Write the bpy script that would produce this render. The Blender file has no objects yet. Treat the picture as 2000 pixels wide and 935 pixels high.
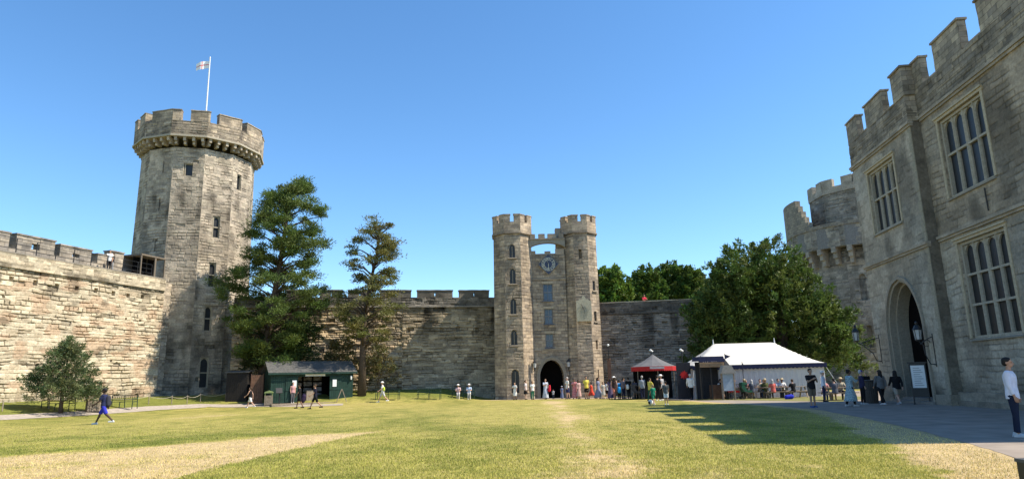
import bpy, bmesh, math, random
import numpy as np
from mathutils import Vector, Matrix
R = math.radians
rng = random.Random(7)
sc = bpy.context.scene
col = sc.collection
# ------------------------------------------------------------------ camera, sky, sun, exposure
FPX, PITCH, ROLL, EYE = 1303.0, .2075, .024, 1.65
cp, sp, cr, sr = math.cos(PITCH), math.sin(PITCH), math.cos(ROLL), math.sin(ROLL)
cam = bpy.data.cameras.new('camera'); co = bpy.data.objects.new('camera', cam); col.objects.link(co)
cam.sensor_width = 36; cam.lens = 36 * FPX / 2000; cam.clip_end = 6000; cam.clip_start = .1
fw = Vector((0, cp, sp)); up0 = Vector((0, -sp, cp)); rt0 = Vector((1, 0, 0))
rt = rt0 * cr - up0 * sr; up = rt0 * sr + up0 * cr
M = Matrix((rt, up, -fw)).transposed().to_4x4(); M.translation = Vector((0, 0, EYE)); co.matrix_world = M
sc.camera = co
SUN_EL = 51.0; SAZ = (0.9945, -0.105)
w = bpy.data.worlds.new("World"); sc.world = w; w.use_nodes = True
nt = w.node_tree; bg = nt.nodes['Background']
sky = nt.nodes.new('ShaderNodeTexSky'); sky.sky_type = 'NISHITA'; sky.sun_disc = False
sky.sun_elevation = R(SUN_EL); sky.sun_rotation = math.atan2(SAZ[0], SAZ[1]); sky.altitude = 0
sky.air_density = .9; sky.dust_density = .1; sky.ozone_density = 3.5
hs = nt.nodes.new('ShaderNodeHueSaturation'); hs.inputs['Saturation'].default_value = 1.16; hs.inputs['Hue'].default_value = .497
nt.links.new(sky.outputs[0], hs.inputs['Color']); nt.links.new(hs.outputs[0], bg.inputs[0]); bg.inputs[1].default_value = .13
sl = bpy.data.lights.new('sun', 'SUN'); so = bpy.data.objects.new('sun', sl); col.objects.link(so)
sl.energy = 4.4; sl.angle = R(.5); sl.color = (1, .91, .76)
ce = math.cos(R(SUN_EL)); sv = Vector((SAZ[0] * ce, SAZ[1] * ce, math.sin(R(SUN_EL))))
so.rotation_euler = sv.to_track_quat('Z', 'Y').to_euler()
sc.view_settings.view_transform = 'Standard'; sc.view_settings.look = 'None'
sc.view_settings.exposure = 0.93; sc.view_settings.gamma = 1

def ray(px, py):
    u = (px - 1000) / FPX; v = -(py - 467.5) / FPX
    a = cr * u + sr * v; b = -sr * u + cr * v
    d = np.array([a, cp - b * sp, sp + b * cp]); return d / d[1]
def G(px, py, z=0.0):
    d = ray(px, py); t = (z - EYE) / d[2]; return (d[0] * t, t, z)
def D(px, py, y):
    d = ray(px, py); return (d[0] * y, y, EYE + d[2] * y)

# ------------------------------------------------------------------ numpy noise
def hsh(*a):
    h = np.uint32(2166136261)
    with np.errstate(over='ignore'):
        h = np.zeros(np.broadcast(*[np.asarray(i) for i in a]).shape, np.uint32) + h
        for i in a:
            k = np.asarray(i).astype(np.int64).astype(np.uint32)
            h = (h ^ k) * np.uint32(16777619); h ^= h >> np.uint32(13); h = h * np.uint32(2246822519); h ^= h >> np.uint32(16)
    return h.astype(np.float64) / 4294967295.0
def vn(x, y, s=0):
    xi = np.floor(x); yi = np.floor(y); fx = x - xi; fy = y - yi
    fx = fx * fx * (3 - 2 * fx); fy = fy * fy * (3 - 2 * fy)
    a = hsh(xi, yi, s); b = hsh(xi + 1, yi, s); c = hsh(xi, yi + 1, s); d = hsh(xi + 1, yi + 1, s)
    return (a * (1 - fx) + b * fx) * (1 - fy) + (c * (1 - fx) + d * fx) * fy
def fbm(x, y, s=0, o=4):
    r = 0; am = .5; t = 0
    for i in range(o):
        r = r + am * vn(x * 2 ** i, y * 2 ** i, s + i * 17); t += am; am *= .5
    return r / t
def ss(a, b, x):
    t = np.clip((x - a) / (b - a), 0, 1); return t * t * (3 - 2 * t)

# ------------------------------------------------------------------ materials
def nmat(name):
    m = bpy.data.materials.new(name); m.use_nodes = True; n = m.node_tree.nodes; l = m.node_tree.links
    return m, n, l, n['Principled BSDF']
def N(n, t, **k):
    x = n.new(t)
    for a, b in k.items(): setattr(x, a, b)
    return x
def simple(name, c, rough=.8, var=.15, scale=6, bump=.15, bdist=.01, metal=0, spec=.3, coord='Object'):
    m, n, l, b = nmat(name)
    tc = N(n, 'ShaderNodeTexCoord'); nz = N(n, 'ShaderNodeTexNoise'); nz.inputs['Scale'].default_value = scale; nz.inputs['Detail'].default_value = 5
    l.new(tc.outputs[coord], nz.inputs['Vector'])
    rp = N(n, 'ShaderNodeValToRGB'); rp.color_ramp.elements[0].position = .3; rp.color_ramp.elements[1].position = .7
    rp.color_ramp.elements[0].color = (*[max(0, x * (1 - var)) for x in c], 1); rp.color_ramp.elements[1].color = (*[min(1, x * (1 + var)) for x in c], 1)
    l.new(nz.outputs[0], rp.inputs[0]); l.new(rp.outputs[0], b.inputs['Base Color'])
    b.inputs['Roughness'].default_value = rough; b.inputs['Metallic'].default_value = metal; b.inputs['Specular IOR Level'].default_value = spec
    if bump:
        bp = N(n, 'ShaderNodeBump'); bp.inputs['Strength'].default_value = bump; bp.inputs['Distance'].default_value = bdist
        l.new(nz.outputs[0], bp.inputs['Height']); l.new(bp.outputs[0], b.inputs['Normal'])
    return m
def attr_mat(name, rough=.9, nscale=9, nvar=.35, bump=.5, bdist=.03, brick=None, spec=.2, trans=0):
    """base colour from the 'Col' attribute times fine noise; optional brick joints from the UV map (metres)"""
    m, n, l, b = nmat(name)
    at = N(n, 'ShaderNodeAttribute'); at.attribute_name = 'Col'
    tc = N(n, 'ShaderNodeTexCoord')
    nz = N(n, 'ShaderNodeTexNoise'); nz.inputs['Scale'].default_value = nscale; nz.inputs['Detail'].default_value = 7; nz.inputs['Roughness'].default_value = .65
    l.new(tc.outputs['Object'], nz.inputs['Vector'])
    mr = N(n, 'ShaderNodeMapRange'); mr.inputs['From Min'].default_value = .3; mr.inputs['From Max'].default_value = .7
    mr.inputs['To Min'].default_value = 1 - nvar; mr.inputs['To Max'].default_value = 1 + nvar; l.new(nz.outputs[0], mr.inputs[0])
    mx = N(n, 'ShaderNodeVectorMath', operation='SCALE'); l.new(at.outputs['Color'], mx.inputs[0]); l.new(mr.outputs[0], mx.inputs['Scale'])
    outc = mx.outputs[0]; hgt = nz.outputs[0]
    if brick:
        bw, bh, mort, mcol = brick
        br = N(n, 'ShaderNodeTexBrick'); br.offset = .5; br.inputs['Scale'].default_value = 1; br.inputs['Brick Width'].default_value = bw
        br.inputs['Row Height'].default_value = bh; br.inputs['Mortar Size'].default_value = mort; br.inputs['Mortar Smooth'].default_value = .3
        br.inputs['Color1'].default_value = (.72, .72, .74, 1); br.inputs['Color2'].default_value = (1.22, 1.18, 1.1, 1); br.inputs['Mortar'].default_value = (*mcol, 1); br.inputs['Bias'].default_value = 0
        nd = N(n, 'ShaderNodeTexNoise'); nd.inputs['Scale'].default_value = 1.5; l.new(tc.outputs['UV'], nd.inputs['Vector'])
        vs = N(n, 'ShaderNodeVectorMath', operation='SCALE'); vs.inputs['Scale'].default_value = .06; l.new(nd.outputs[1], vs.inputs[0])
        va = N(n, 'ShaderNodeVectorMath', operation='ADD'); l.new(tc.outputs['UV'], va.inputs[0]); l.new(vs.outputs[0], va.inputs[1])
        l.new(va.outputs[0], br.inputs['Vector'])
        mm = N(n, 'ShaderNodeVectorMath', operation='MULTIPLY'); l.new(outc, mm.inputs[0]); l.new(br.outputs[0], mm.inputs[1]); outc = mm.outputs[0]
        ad = N(n, 'ShaderNodeMath', operation='MULTIPLY_ADD'); ad.inputs[1].default_value = -.9; l.new(br.outputs['Fac'], ad.inputs[0]); l.new(nz.outputs[0], ad.inputs[2]); hgt = ad.outputs[0]
    l.new(outc, b.inputs['Base Color'])
    bp = N(n, 'ShaderNodeBump'); bp.inputs['Strength'].default_value = bump; bp.inputs['Distance'].default_value = bdist
    l.new(hgt, bp.inputs['Height']); l.new(bp.outputs[0], b.inputs['Normal'])
    b.inputs['Roughness'].default_value = rough; b.inputs['Specular IOR Level'].default_value = spec
    if trans:
        tr = N(n, 'ShaderNodeBsdfTranslucent'); l.new(outc, tr.inputs[0]); ms = N(n, 'ShaderNodeMixShader'); ms.inputs[0].default_value = trans
        l.new(b.outputs[0], ms.inputs[1]); l.new(tr.outputs[0], ms.inputs[2]); l.new(ms.outputs[0], n['Material Output'].inputs[0])
    return m
MR = attr_mat('eroded_sandstone', nscale=7, nvar=.28, bump=.6, bdist=.05)
MA = attr_mat('ashlar_sandstone', nscale=5, nvar=.22, bump=.5, bdist=.03, brick=(.62, .27, .012, (.45, .42, .38)))
MT = attr_mat('dressed_stone', nscale=10, nvar=.22, bump=.35, bdist=.02)
MLF = attr_mat('foliage', rough=.6, nscale=1.2, nvar=.3, bump=0, trans=.28, spec=.3)
MBK = attr_mat('bark', nscale=14, nvar=.4, bump=.8, bdist=.03)
BLACK = simple('black_iron', (.012, .012, .013), .5, spec=.5)
GLASS = simple('dark_glass', (.008, .009, .011), .45, var=.5, scale=3, bump=.3, bdist=.01, spec=.6)
DARK = simple('dark_interior', (.008, .007, .007), .95, spec=0)
WHITE = simple('white_paint', (.75, .75, .73), .5, var=.06)
def palette(name, c, **k): return simple(name, c, **k)

# ------------------------------------------------------------------ mesh builder
class MB:
    def __init__(s): s.v = []; s.f = []; s.c = []; s.n = 0; s.cc = (.3, .3, .3)
    def add(s, V, F, c=None):
        V = np.asarray(V, float).reshape(-1, 3); s.v.append(V)
        s.f += [tuple(int(i) + s.n for i in f) for f in F]
        if c is None: c = s.cc
        c = np.asarray(c, float)
        if c.ndim == 1: c = np.tile(c, (len(V), 1))
        s.c.append(c); s.n += len(V); return s
    def box(s, x0, x1, y0, y1, z0, z1, c=None, rz=0, M=None):
        V = np.array([(x, y, z) for z in (z0, z1) for y in (y0, y1) for x in (x0, x1)], float)
        if rz:
            ctr = V.mean(0); ca, sa = math.cos(rz), math.sin(rz); d = V - ctr
            V = ctr + np.stack([d[:, 0] * ca - d[:, 1] * sa, d[:, 0] * sa + d[:, 1] * ca, d[:, 2]], 1)
        if M is not None: V = np.array([M @ Vector(v) for v in V])
        return s.add(V, [(0, 2, 3, 1), (4, 5, 7, 6), (0, 1, 5, 4), (2, 6, 7, 3), (0, 4, 6, 2), (1, 3, 7, 5)], c)
    def bar(s, p, q, w, h=None, c=None):
        p = Vector(p); q = Vector(q); d = (q - p); L = d.length; h = h or w
        Mx = Matrix.Translation(p) @ d.to_track_quat('Z', 'Y').to_matrix().to_4x4()
        return s.box(-w / 2, w / 2, -h / 2, h / 2, 0, L, c, M=Mx)
    def tube(s, pts, rad, n=8, c=None, cap=True):
        pts = [Vector(p) for p in pts]; k = len(pts)
        if not hasattr(rad, '__len__'): rad = [rad] * k
        V = []; F = []; px = None
        for i, p in enumerate(pts):
            t = (pts[min(i + 1, k - 1)] - pts[max(i - 1, 0)]).normalized()
            if px is None: px = t.orthogonal().normalized()
            px = (px - t * px.dot(t)).normalized(); py = t.cross(px)
            for j in range(n):
                a = 2 * math.pi * j / n; V.append(p + (px * math.cos(a) + py * math.sin(a)) * rad[i])
        for i in range(k - 1):
            for j in range(n):
                a = i * n + j; b = i * n + (j + 1) % n; F.append((a, b, b + n, a + n))
        if cap: F.append(tuple(range(n))[::-1]); F.append(tuple((k - 1) * n + j for j in range(n)))
        return s.add([tuple(v) for v in V], F, c)
    def lathe(s, prof, n=16, ctr=(0, 0, 0), c=None, a0=0, sx=1, sy=1):
        V = []; F = []; k = len(prof)
        for r, z in prof:
            for j in range(n):
                a = a0 + 2 * math.pi * j / n; V.append((ctr[0] + r * math.cos(a) * sx, ctr[1] + r * math.sin(a) * sy, ctr[2] + z))
        for i in range(k - 1):
            for j in range(n):
                a = i * n + j; b = i * n + (j + 1) % n; F.append((a, b, b + n, a + n))
        F.append(tuple(range(n))[::-1]); F.append(tuple((k - 1) * n + j for j in range(n)))
        return s.add(V, F, c)
    def ball(s, ctr, rx, ry=None, rz=None, n=12, c=None, M=None):
        ry = ry or rx; rz = rz or rx; V = []; F = []; m = n // 2 + 1
        for i in range(1, m):
            t = math.pi * i / m
            for j in range(n): V.append((ctr[0] + rx * math.sin(t) * math.cos(2 * math.pi * j / n), ctr[1] + ry * math.sin(t) * math.sin(2 * math.pi * j / n), ctr[2] + rz * math.cos(t)))
        V += [(ctr[0], ctr[1], ctr[2] + rz), (ctr[0], ctr[1], ctr[2] - rz)]; T = len(V) - 2
        for i in range(m - 2):
            for j in range(n):
                a = i * n + j; b = i * n + (j + 1) % n; F.append((a, a + n, b + n, b))
        for j in range(n): F.append((T, j, (j + 1) % n)); F.append((T + 1, (m - 2) * n + (j + 1) % n, (m - 2) * n + j))
        if M is not None: V = [tuple(M @ Vector(v)) for v in V]
        return s.add(V, F, c)
    def capsule(s, p, q, r0, r1, n=12, flat0=False, flat1=False, c=None):
        p = Vector(p); q = Vector(q); d = q - p; L = d.length
        if L < 1e-5: return s.ball(p, r0, n=n)
        t = d / L; pts = []; rad = []
        if not flat0:
            for k in (0, 25, 50, 72): a = R(k); pts.append(p - t * r0 * math.cos(a)); rad.append(max(.0008, r0 * math.sin(a)))
        pts.append(p); rad.append(r0); pts.append(q); rad.append(r1)
        if not flat1:
            for k in (72, 50, 25, 0): a = R(k); pts.append(q + t * r1 * math.cos(a)); rad.append(max(.0008, r1 * math.sin(a)))
        return s.tube(pts, rad, n, c)
    def prism(s, poly, a, b, axis='y', c=None):
        """extrude a polygon (x,z) along y from a to b, or (x,y) along z, or (y,z) along x"""
        n = len(poly)
        if axis == 'y': V = [(x, a, z) for x, z in poly] + [(x, b, z) for x, z in poly]
        elif axis == 'z': V = [(x, y, a) for x, y in poly] + [(x, y, b) for x, y in poly]
        else: V = [(a, y, z) for y, z in poly] + [(b, y, z) for y, z in poly]
        F = [tuple(range(n)), tuple(range(n, 2 * n))[::-1]] + [(i, i + n, (i + 1) % n + n, (i + 1) % n) for i in range(n)]
        return s.add(V, F, c)
    def mesh(s, name, smooth=False, fixn=True, uv=True):
        me = bpy.data.meshes.new(name)
        V = np.concatenate(s.v); C = np.concatenate(s.c)
        me.from_pydata(V.tolist(), [], s.f); me.update()
        if fixn and len(s.f) < 60000:
            bm = bmesh.new(); bm.from_mesh(me); bmesh.ops.recalc_face_normals(bm, faces=bm.faces); bm.to_mesh(me); bm.free()
        a = me.color_attributes.new('Col', 'FLOAT_COLOR', 'POINT')
        a.data.foreach_set('color', np.concatenate([C, np.ones((len(C), 1))], 1).ravel())
        if smooth: me.polygons.foreach_set('use_smooth', [True] * len(me.polygons))
        if uv: set_uv(me)
        return me
    def build(s, name, mat, parent=None, smooth=False, label=None, uv=True, fixn=True):
        me = s.mesh(name, smooth, fixn, uv); me.materials.append(mat)
        o = bpy.data.objects.new(name, me); col.objects.link(o)
        if parent: o.parent = parent
        if label: o['label'] = label
        return o
def set_uv(me):
    nl = len(me.loops); vi = np.empty(nl, np.int32); me.loops.foreach_get('vertex_index', vi)
    co_ = np.empty(len(me.vertices) * 3); me.vertices.foreach_get('co', co_); co_ = co_.reshape(-1, 3)
    npol = len(me.polygons); pn = np.empty(npol * 3); me.polygons.foreach_get('normal', pn); pn = pn.reshape(-1, 3)
    lt = np.empty(npol, np.int32); me.polygons.foreach_get('loop_total', lt)
    nn = np.repeat(pn, lt, axis=0); P = co_[vi]
    ang = np.round(np.arctan2(nn[:, 1], nn[:, 0]) / R(15)) * R(15)
    flat = np.abs(nn[:, 2]) > .8
    u = np.where(flat, P[:, 0], -np.sin(ang) * P[:, 0] + np.cos(ang) * P[:, 1]); v = np.where(flat, P[:, 1], P[:, 2])
    uvl = me.uv_layers.new(name='UVMap'); uvl.data.foreach_set('uv', np.stack([u, v], 1).ravel())

def thing(name, label, cat, loc=(0, 0, 0), rz=0, group=None):
    o = bpy.data.objects.new(name, None); col.objects.link(o); o.empty_display_size = .2
    o.location = loc; o.rotation_euler = (0, 0, rz); o['label'] = label; o['category'] = cat
    if group: o['group'] = group
    return o
def tag(o, label, cat, group=None, kind=None):
    o['label'] = label; o['category'] = cat
    if group: o['group'] = group
    if kind: o['kind'] = kind
    return o
def copy_tree(o, parent=None):
    c = o.copy(); col.objects.link(c); c.parent = parent
    for ch in list(o.children): copy_tree(ch, c)
    return c

# ------------------------------------------------------------------ rough stone panels (real relief)
def rough(mb, c00, c10, c01, c11, res=.07, course=(.16, .34), blk=(.35, .95), amp=.02, namp=.03, groove=.05, crack=.55, pits=.08,
          cols=((.4, .34, .25),), ops=(), seed=1, colf=None, cvar=.25, edge=.25, warp=.08, back=None, bed=.0):
    c00, c10, c01, c11 = [np.array(c, float) for c in (c00, c10, c01, c11)]
    L = np.linalg.norm(c10 - c00); H = np.linalg.norm(c01 - c00)
    nrm = np.cross(c10 - c00, c01 - c00); nrm = nrm / np.linalg.norm(nrm)
    xs = list(np.linspace(0, L, max(2, int(L / res) + 1))); zs = list(np.linspace(0, H, max(2, int(H / res) + 1)))
    for o in ops:
        for k in (o[0], o[1]): xs += [k - .004, k + .004]
        for k in (o[2], o[3]): zs += [k - .004, k + .004]
    xs = np.unique(np.clip(xs, 0, L)); zs = np.unique(np.clip(zs, 0, H))
    X, Z = np.meshgrid(xs, zs)
    Zw = Z + warp * (vn(X * .7, Z * .5, seed) - .5) * 2 + .03 * vn(X * 4, Z * 4, seed + 3); Xw = X + .08 * vn(X * 3, Z * 3, seed + 5)
    r_ = np.random.RandomState(seed); zb = [-1.5]
    while zb[-1] < H + 2: zb.append(zb[-1] + r_.uniform(*course))
    zb = np.array(zb); ci = np.clip(np.searchsorted(zb, Zw) - 1, 0, len(zb) - 2)
    bl = r_.uniform(blk[0], blk[1], len(zb)); of = r_.uniform(0, 9, len(zb))
    u = (Xw + of[ci]) / bl[ci] + 50; bi = np.floor(u); fu = u - bi
    dx = np.minimum(fu, 1 - fu) * bl[ci]; dz = np.minimum(Zw - zb[ci], zb[ci + 1] - Zw)
    rnd = hsh(ci, bi, seed); rnd2 = hsh(ci, bi, seed + 91)
    cm = .16 + .84 * ss(crack - .10, crack + .08, vn(X * 1.6, Z * 3.2, seed + 7) * .6 + fbm(X * .4, Z * .5, seed + 8, 2) * .45)
    gh = np.exp(-(dz / .03) ** 2) * cm; gv = np.exp(-(dx / .028) ** 2) * cm * .8
    g = np.maximum(gh, gv)
    pit = (rnd2 < pits) * 1.0
    disp = amp * (rnd - .5) * 2 + namp * (fbm(X * 2.6, Z * 3.2, seed + 20) - .5) * 2 - groove * g - pit * groove * .8
    if bed: disp = disp + bed * (fbm(X * .5, Z * 1.3, seed + 33, 3) - .5) * 2
    ef = np.minimum(np.minimum(X, L - X), 9) / edge; ef = np.clip(ef, 0, 1)
    if edge > 0: disp = disp * ef
    opm = np.zeros_like(X, bool)
    for o in ops:
        x0, x1, z0, z1, dep = o[:5]; inside = (X > x0) & (X < x1) & (Z > z0) & (Z < z1)
        if len(o) > 5 and o[5]:
            hw = (x1 - x0) / 2; cx = (x0 + x1) / 2; ah = o[5]
            t = np.clip((Z - (z1 - ah)) / ah, 0, 1); inside &= np.abs(X - cx) < hw * np.sqrt(np.clip(1 - t ** 1.7, 0, 1)) + .001
        disp = np.where(inside, -dep, disp); opm |= inside
    uu = (X / L)[..., None]; vv = (Z / H)[..., None]
    P = (c00 * (1 - uu) + c10 * uu) * (1 - vv) + (c01 * (1 - uu) + c11 * uu) * vv + nrm * disp[..., None]
    cols = np.array(cols); idx = (rnd2 * 7.77 % 1 * len(cols)).astype(int).clip(0, len(cols) - 1)
    C = cols[idx] * (1 + cvar * (rnd - .5) * 2)[..., None] * (.8 + .4 * fbm(X * .6, Z * .6, seed + 40))[..., None]
    C = C * (1 - .5 * g - .3 * pit)[..., None]
    if colf is not None: C = colf(C, X, Z, L, H)
    nz_, nx = X.shape; I = np.arange(nz_ * nx).reshape(nz_, nx)
    F = np.stack([I[:-1, :-1], I[:-1, 1:], I[1:, 1:], I[1:, :-1]], -1).reshape(-1, 4)
    V = P.reshape(-1, 3); C = C.reshape(-1, 3); F = F.tolist()
    if back:  # close the slab: skirt to a back plane
        ring = list(I[0, :]) + list(I[1:, -1]) + list(I[-1, -2::-1]) + list(I[-2:0:-1, 0]); k = len(V); m = len(ring)
        # the back sits on one plane
        base = V[ring]; dd = ((base - c00) @ nrm)[:, None]
        V = np.concatenate([V, base - nrm * (dd + back)]); C = np.concatenate([C, C[ring]])
        F += [(ring[i], k + i, k + (i + 1) % m, ring[(i + 1) % m]) for i in range(m)]
        F.append(tuple(k + i for i in range(m))[::-1])
    mb.add(V, F, np.clip(C, .01, .9))

def streaks(amount=.5, top=2.0, dark=.35, sc_=1.3, seed=5):
    def f(C, X, Z, L, H):
        s = ss(.5, .72, vn(X * sc_, Z * .25, seed)) * ss(H - top * 3, H, Z) * amount + ss(.45, .7, fbm(X * .5, Z * .8, seed + 2)) * amount * .5
        return C * (1 - s * (1 - dark))[..., None]
    return f
# palettes (linear base colours)
CREAM = ((.53, .45, .325), (.49, .41, .29), (.56, .48, .345), (.47, .395, .28), (.44, .36, .25), (.52, .44, .315))
TOWER = ((.41, .34, .26), (.36, .305, .235), (.45, .375, .285), (.33, .28, .22), (.41, .35, .265))
BACKC = ((.45, .345, .22), (.38, .28, .175), (.32, .26, .19), (.49, .38, .235), (.37, .305, .215))
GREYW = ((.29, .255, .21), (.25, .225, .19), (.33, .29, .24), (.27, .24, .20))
GATEC = ((.42, .34, .25), (.37, .30, .225), (.455, .37, .275), (.40, .325, .245))
HALLC = ((.43, .37, .28), (.385, .335, .255), (.465, .40, .305), (.41, .355, .27))

# ------------------------------------------------------------------ terrain
def wall_d(x, y):
    d1 = (x + 30.06) * .958 - (y - 57) * .286      # to the left curtain wall
    d2 = 61.0 + .194 * (x + 25) - y                # to the far curtain wall
    k = 2.0; h = np.clip(.5 + .5 * (d2 - d1) / k, 0, 1); d = d2 * (1 - h) + d1 * h - k * h * (1 - h)
    return d
def hz(x, y):
    x = np.asarray(x, float); y = np.asarray(y, float)
    d = wall_d(x, y); fade = 1 - ss(-7.0, -2.2, x)
    return 1.02 * (1 - ss(.6, 8.8, d)) * fade
def H(x, y): return float(hz(x, y))
def on(x, y): return (x, y, H(x, y))
def gp(px, py):
    d = ray(px, py); t = 10.0
    while t < 62 and EYE + d[2] * t > H(d[0] * t, t): t += .08
    return (d[0] * t, t, H(d[0] * t, t))

verge_px = [(1290, 778), (1420, 786.5), (1500, 790.5), (1600, 800), (1700, 818), (1800, 842), (1900, 867), (2000, 899), (2150, 950), (2400, 1060)]
verge = np.array([G(*p)[:2] for p in verge_px]); verge = np.concatenate([[[-2.2, 59.6], [1.5, 58.9], [5.5, 57.6]], verge[:1] * 0 + G(1250, 777.0)[:2], verge, [[verge[-1, 0], 2.0], [verge[-1, 0] , -12.0]]])
def seg_dist(x, y, pl):
    d = np.full(x.shape, 1e9)
    for a, b in zip(pl[:-1], pl[1:]):
        ab = b - a; t = np.clip(((x - a[0]) * ab[0] + (y - a[1]) * ab[1]) / (ab @ ab), 0, 1)
        d = np.minimum(d, np.hypot(x - a[0] - ab[0] * t, y - a[1] - ab[1] * t))
    return d
xs = np.unique(np.concatenate([np.linspace(-900, -60, 12), np.arange(-60, -24, .5), np.arange(-24, 24, .2), np.arange(24, 60, .6), np.linspace(60, 900, 12)]))
ys = np.unique(np.concatenate([np.linspace(-300, -12, 8), np.arange(-12, 8, 1), np.arange(8, 34, .14), np.arange(34, 70, .3), np.arange(70, 120, 4), np.linspace(120, 2500, 14)]))
X, Y = np.meshgrid(xs, ys); Z = hz(X, Y)
lawnm = ((X > -60) & (Y < 70))
Z = Z + lawnm * .012 * (fbm(X * .8, Y * .8, 3) - .5)
dry = .40 + .75 * (fbm(X * .22, Y * .10, 11) - .5) + .55 * (fbm(X * 1.3, Y * .7, 12) - .5)
edge_n = (.8 * (fbm(X * 1.1, Y * 1.1, 31) - .5) + 1.0 * (fbm(X * 4, Y * 3, 32) - .5)) * 2
pp = [G(-60, 893)[:2], G(300, 872)[:2], G(520, 852)[:2], G(745, 841)[:2]]; pq = [G(-100, 990)[:2], G(330, 940)[:2], G(470, 902)[:2], G(620, 866)[:2], G(745, 841)[:2]]
a_ = np.array(pp); b_ = np.array(pq)
ya = np.interp(X, a_[:, 0], a_[:, 1]); yb = np.interp(X, b_[:, 0], b_[:, 1])
inp = np.minimum(ya - Y, Y - yb) + edge_n * .6
dry = dry + ss(-.7, .9, inp) * (X < a_[-1, 0]) * .75
trk = np.array([G(1083, 783)[:2], G(1110, 815)[:2], G(1150, 870)[:2], G(1205, 940)[:2]]); dt = seg_dist(X, Y, trk)
dry = dry + .50 * np.exp(-(dt / (.75)) ** 2) * (1 - .4 * ss(.4, .7, fbm(X * 1.5, Y * .6, 77)))
dv = seg_dist(X, Y, verge); vw = .5 + 1.15 * ss(33, 17, Y)
dry = dry + .95 * ss(vw + .4, vw - .35, dv + edge_n * .35)
dry = dry - .25 * ss(58, 62, Y) * (X < -1) - .3 * ss(0, .6, Z) 
dry = np.clip(dry + .35 * (fbm(X * 3.5, Y * 2.2, 41, 3) - .5) + .3 * (fbm(X * .9, Y * 5, 42, 3) - .5), 0, 1)
grn = np.array((.150, .160, .034)); mid = np.array((.31, .268, .078)); dr_ = np.array((.46, .345, .18))
t1 = ss(0, .55, dry)[..., None]; t2 = ss(.55, 1, dry)[..., None]
C = (grn * (1 - t1) + mid * t1) * (1 - t2) + dr_ * t2; LAWN_C = C; LAWN_DRY = dry
mb = MB(); nz_, nx = X.shape; I = np.arange(nz_ * nx).reshape(nz_, nx)
mb.add(np.stack([X, Y, Z], -1).reshape(-1, 3), np.stack([I[:-1, :-1], I[:-1, 1:], I[1:, 1:], I[1:, :-1]], -1).reshape(-1, 4).tolist(), C.reshape(-1, 3))
def grass_mat():
    m, n, l, b = nmat('lawn_grass'); at = N(n, 'ShaderNodeAttribute'); at.attribute_name = 'Col'; tc = N(n, 'ShaderNodeTexCoord')
    mp = N(n, 'ShaderNodeMapping'); mp.inputs['Scale'].default_value = (1, .8, 1); l.new(tc.outputs['Object'], mp.inputs[0])
    n1 = N(n, 'ShaderNodeTexNoise'); n1.inputs['Scale'].default_value = 14; n1.inputs['Detail'].default_value = 9; n1.inputs['Roughness'].default_value = .8; l.new(mp.outputs[0], n1.inputs[0])
    n2 = N(n, 'ShaderNodeTexNoise'); n2.inputs['Scale'].default_value = 1.7; n2.inputs['Detail'].default_value = 6; l.new(mp.outputs[0], n2.inputs[0])
    m1 = N(n, 'ShaderNodeMapRange'); m1.inputs['From Min'].default_value = .34; m1.inputs['From Max'].default_value = .66; m1.inputs['To Min'].default_value = .48; m1.inputs['To Max'].default_value = 1.5; l.new(n1.outputs[0], m1.inputs[0])
    m2 = N(n, 'ShaderNodeMapRange'); m2.inputs['From Min'].default_value = .3; m2.inputs['From Max'].default_value = .7; m2.inputs['To Min'].default_value = .82; m2.inputs['To Max'].default_value = 1.18; l.new(n2.outputs[0], m2.inputs[0])
    mu = N(n, 'ShaderNodeMath', operation='MULTIPLY'); l.new(m1.outputs[0], mu.inputs[0]); l.new(m2.outputs[0], mu.inputs[1])
    vs = N(n, 'ShaderNodeVectorMath', operation='SCALE'); l.new(at.outputs['Color'], vs.inputs[0]); l.new(mu.outputs[0], vs.inputs['Scale'])
    l.new(vs.outputs[0], b.inputs['Base Color']); b.inputs['Roughness'].default_value = .85; b.inputs['Specular IOR Level'].default_value = .12
    bp = N(n, 'ShaderNodeBump'); bp.inputs['Strength'].default_value = .7; bp.inputs['Distance'].default_value = .05; l.new(n1.outputs[0], bp.inputs['Height']); l.new(bp.outputs[0], b.inputs['Normal'])
    return m
o = mb.build('lawn', grass_mat(), smooth=True, uv=False, fixn=False); tag(o, 'sunlit castle lawn with dry straw coloured patches', 'lawn', kind='structure')

# paved court along the hall: boundary = verge curve, then along the hall and back
def fill_sheet(name, poly, z, mat, lab, cat, sub=0):
    bm = bmesh.new(); vs_ = [bm.verts.new((p[0], p[1], z)) for p in poly]; f = bm.faces.new(vs_)
    bmesh.ops.triangulate(bm, faces=[f]); bmesh.ops.recalc_face_normals(bm, faces=bm.faces)
    me = bpy.data.meshes.new(name); bm.to_mesh(me); bm.free(); me.materials.append(mat)
    for p in me.polygons:
        if p.normal.z < 0: p.flip()
    o = bpy.data.objects.new(name, me); col.objects.link(o); tag(o, lab, cat, kind='structure'); return o
PAVE = simple('worn_tarmac', (.26, .215, .175), .9, var=.22, scale=1.1, bump=.3, bdist=.01)
GRAV = simple('gravel', (.34, .29, .24), .95, var=.2, scale=5, bump=.5, bdist=.02)
dense = []
for a, b in zip(verge[:-1], verge[1:]):
    k = max(1, int(np.linalg.norm(b - a) / .35))
    for i in range(k):
        p = a + (b - a) * i / k; w_ = .13 * (fbm(np.array(p[0] * 1.3), np.array(p[1] * 1.3), 5) - .5) * 2; dense.append((p[0] + w_, p[1] + w_))
V = []; F = []; dense.append(tuple(verge[-1]))
yy = [p[1] for p in dense]
for i_ in range(1, len(yy)): yy[i_] = min(yy[i_], yy[i_ - 1] - .001)
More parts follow.
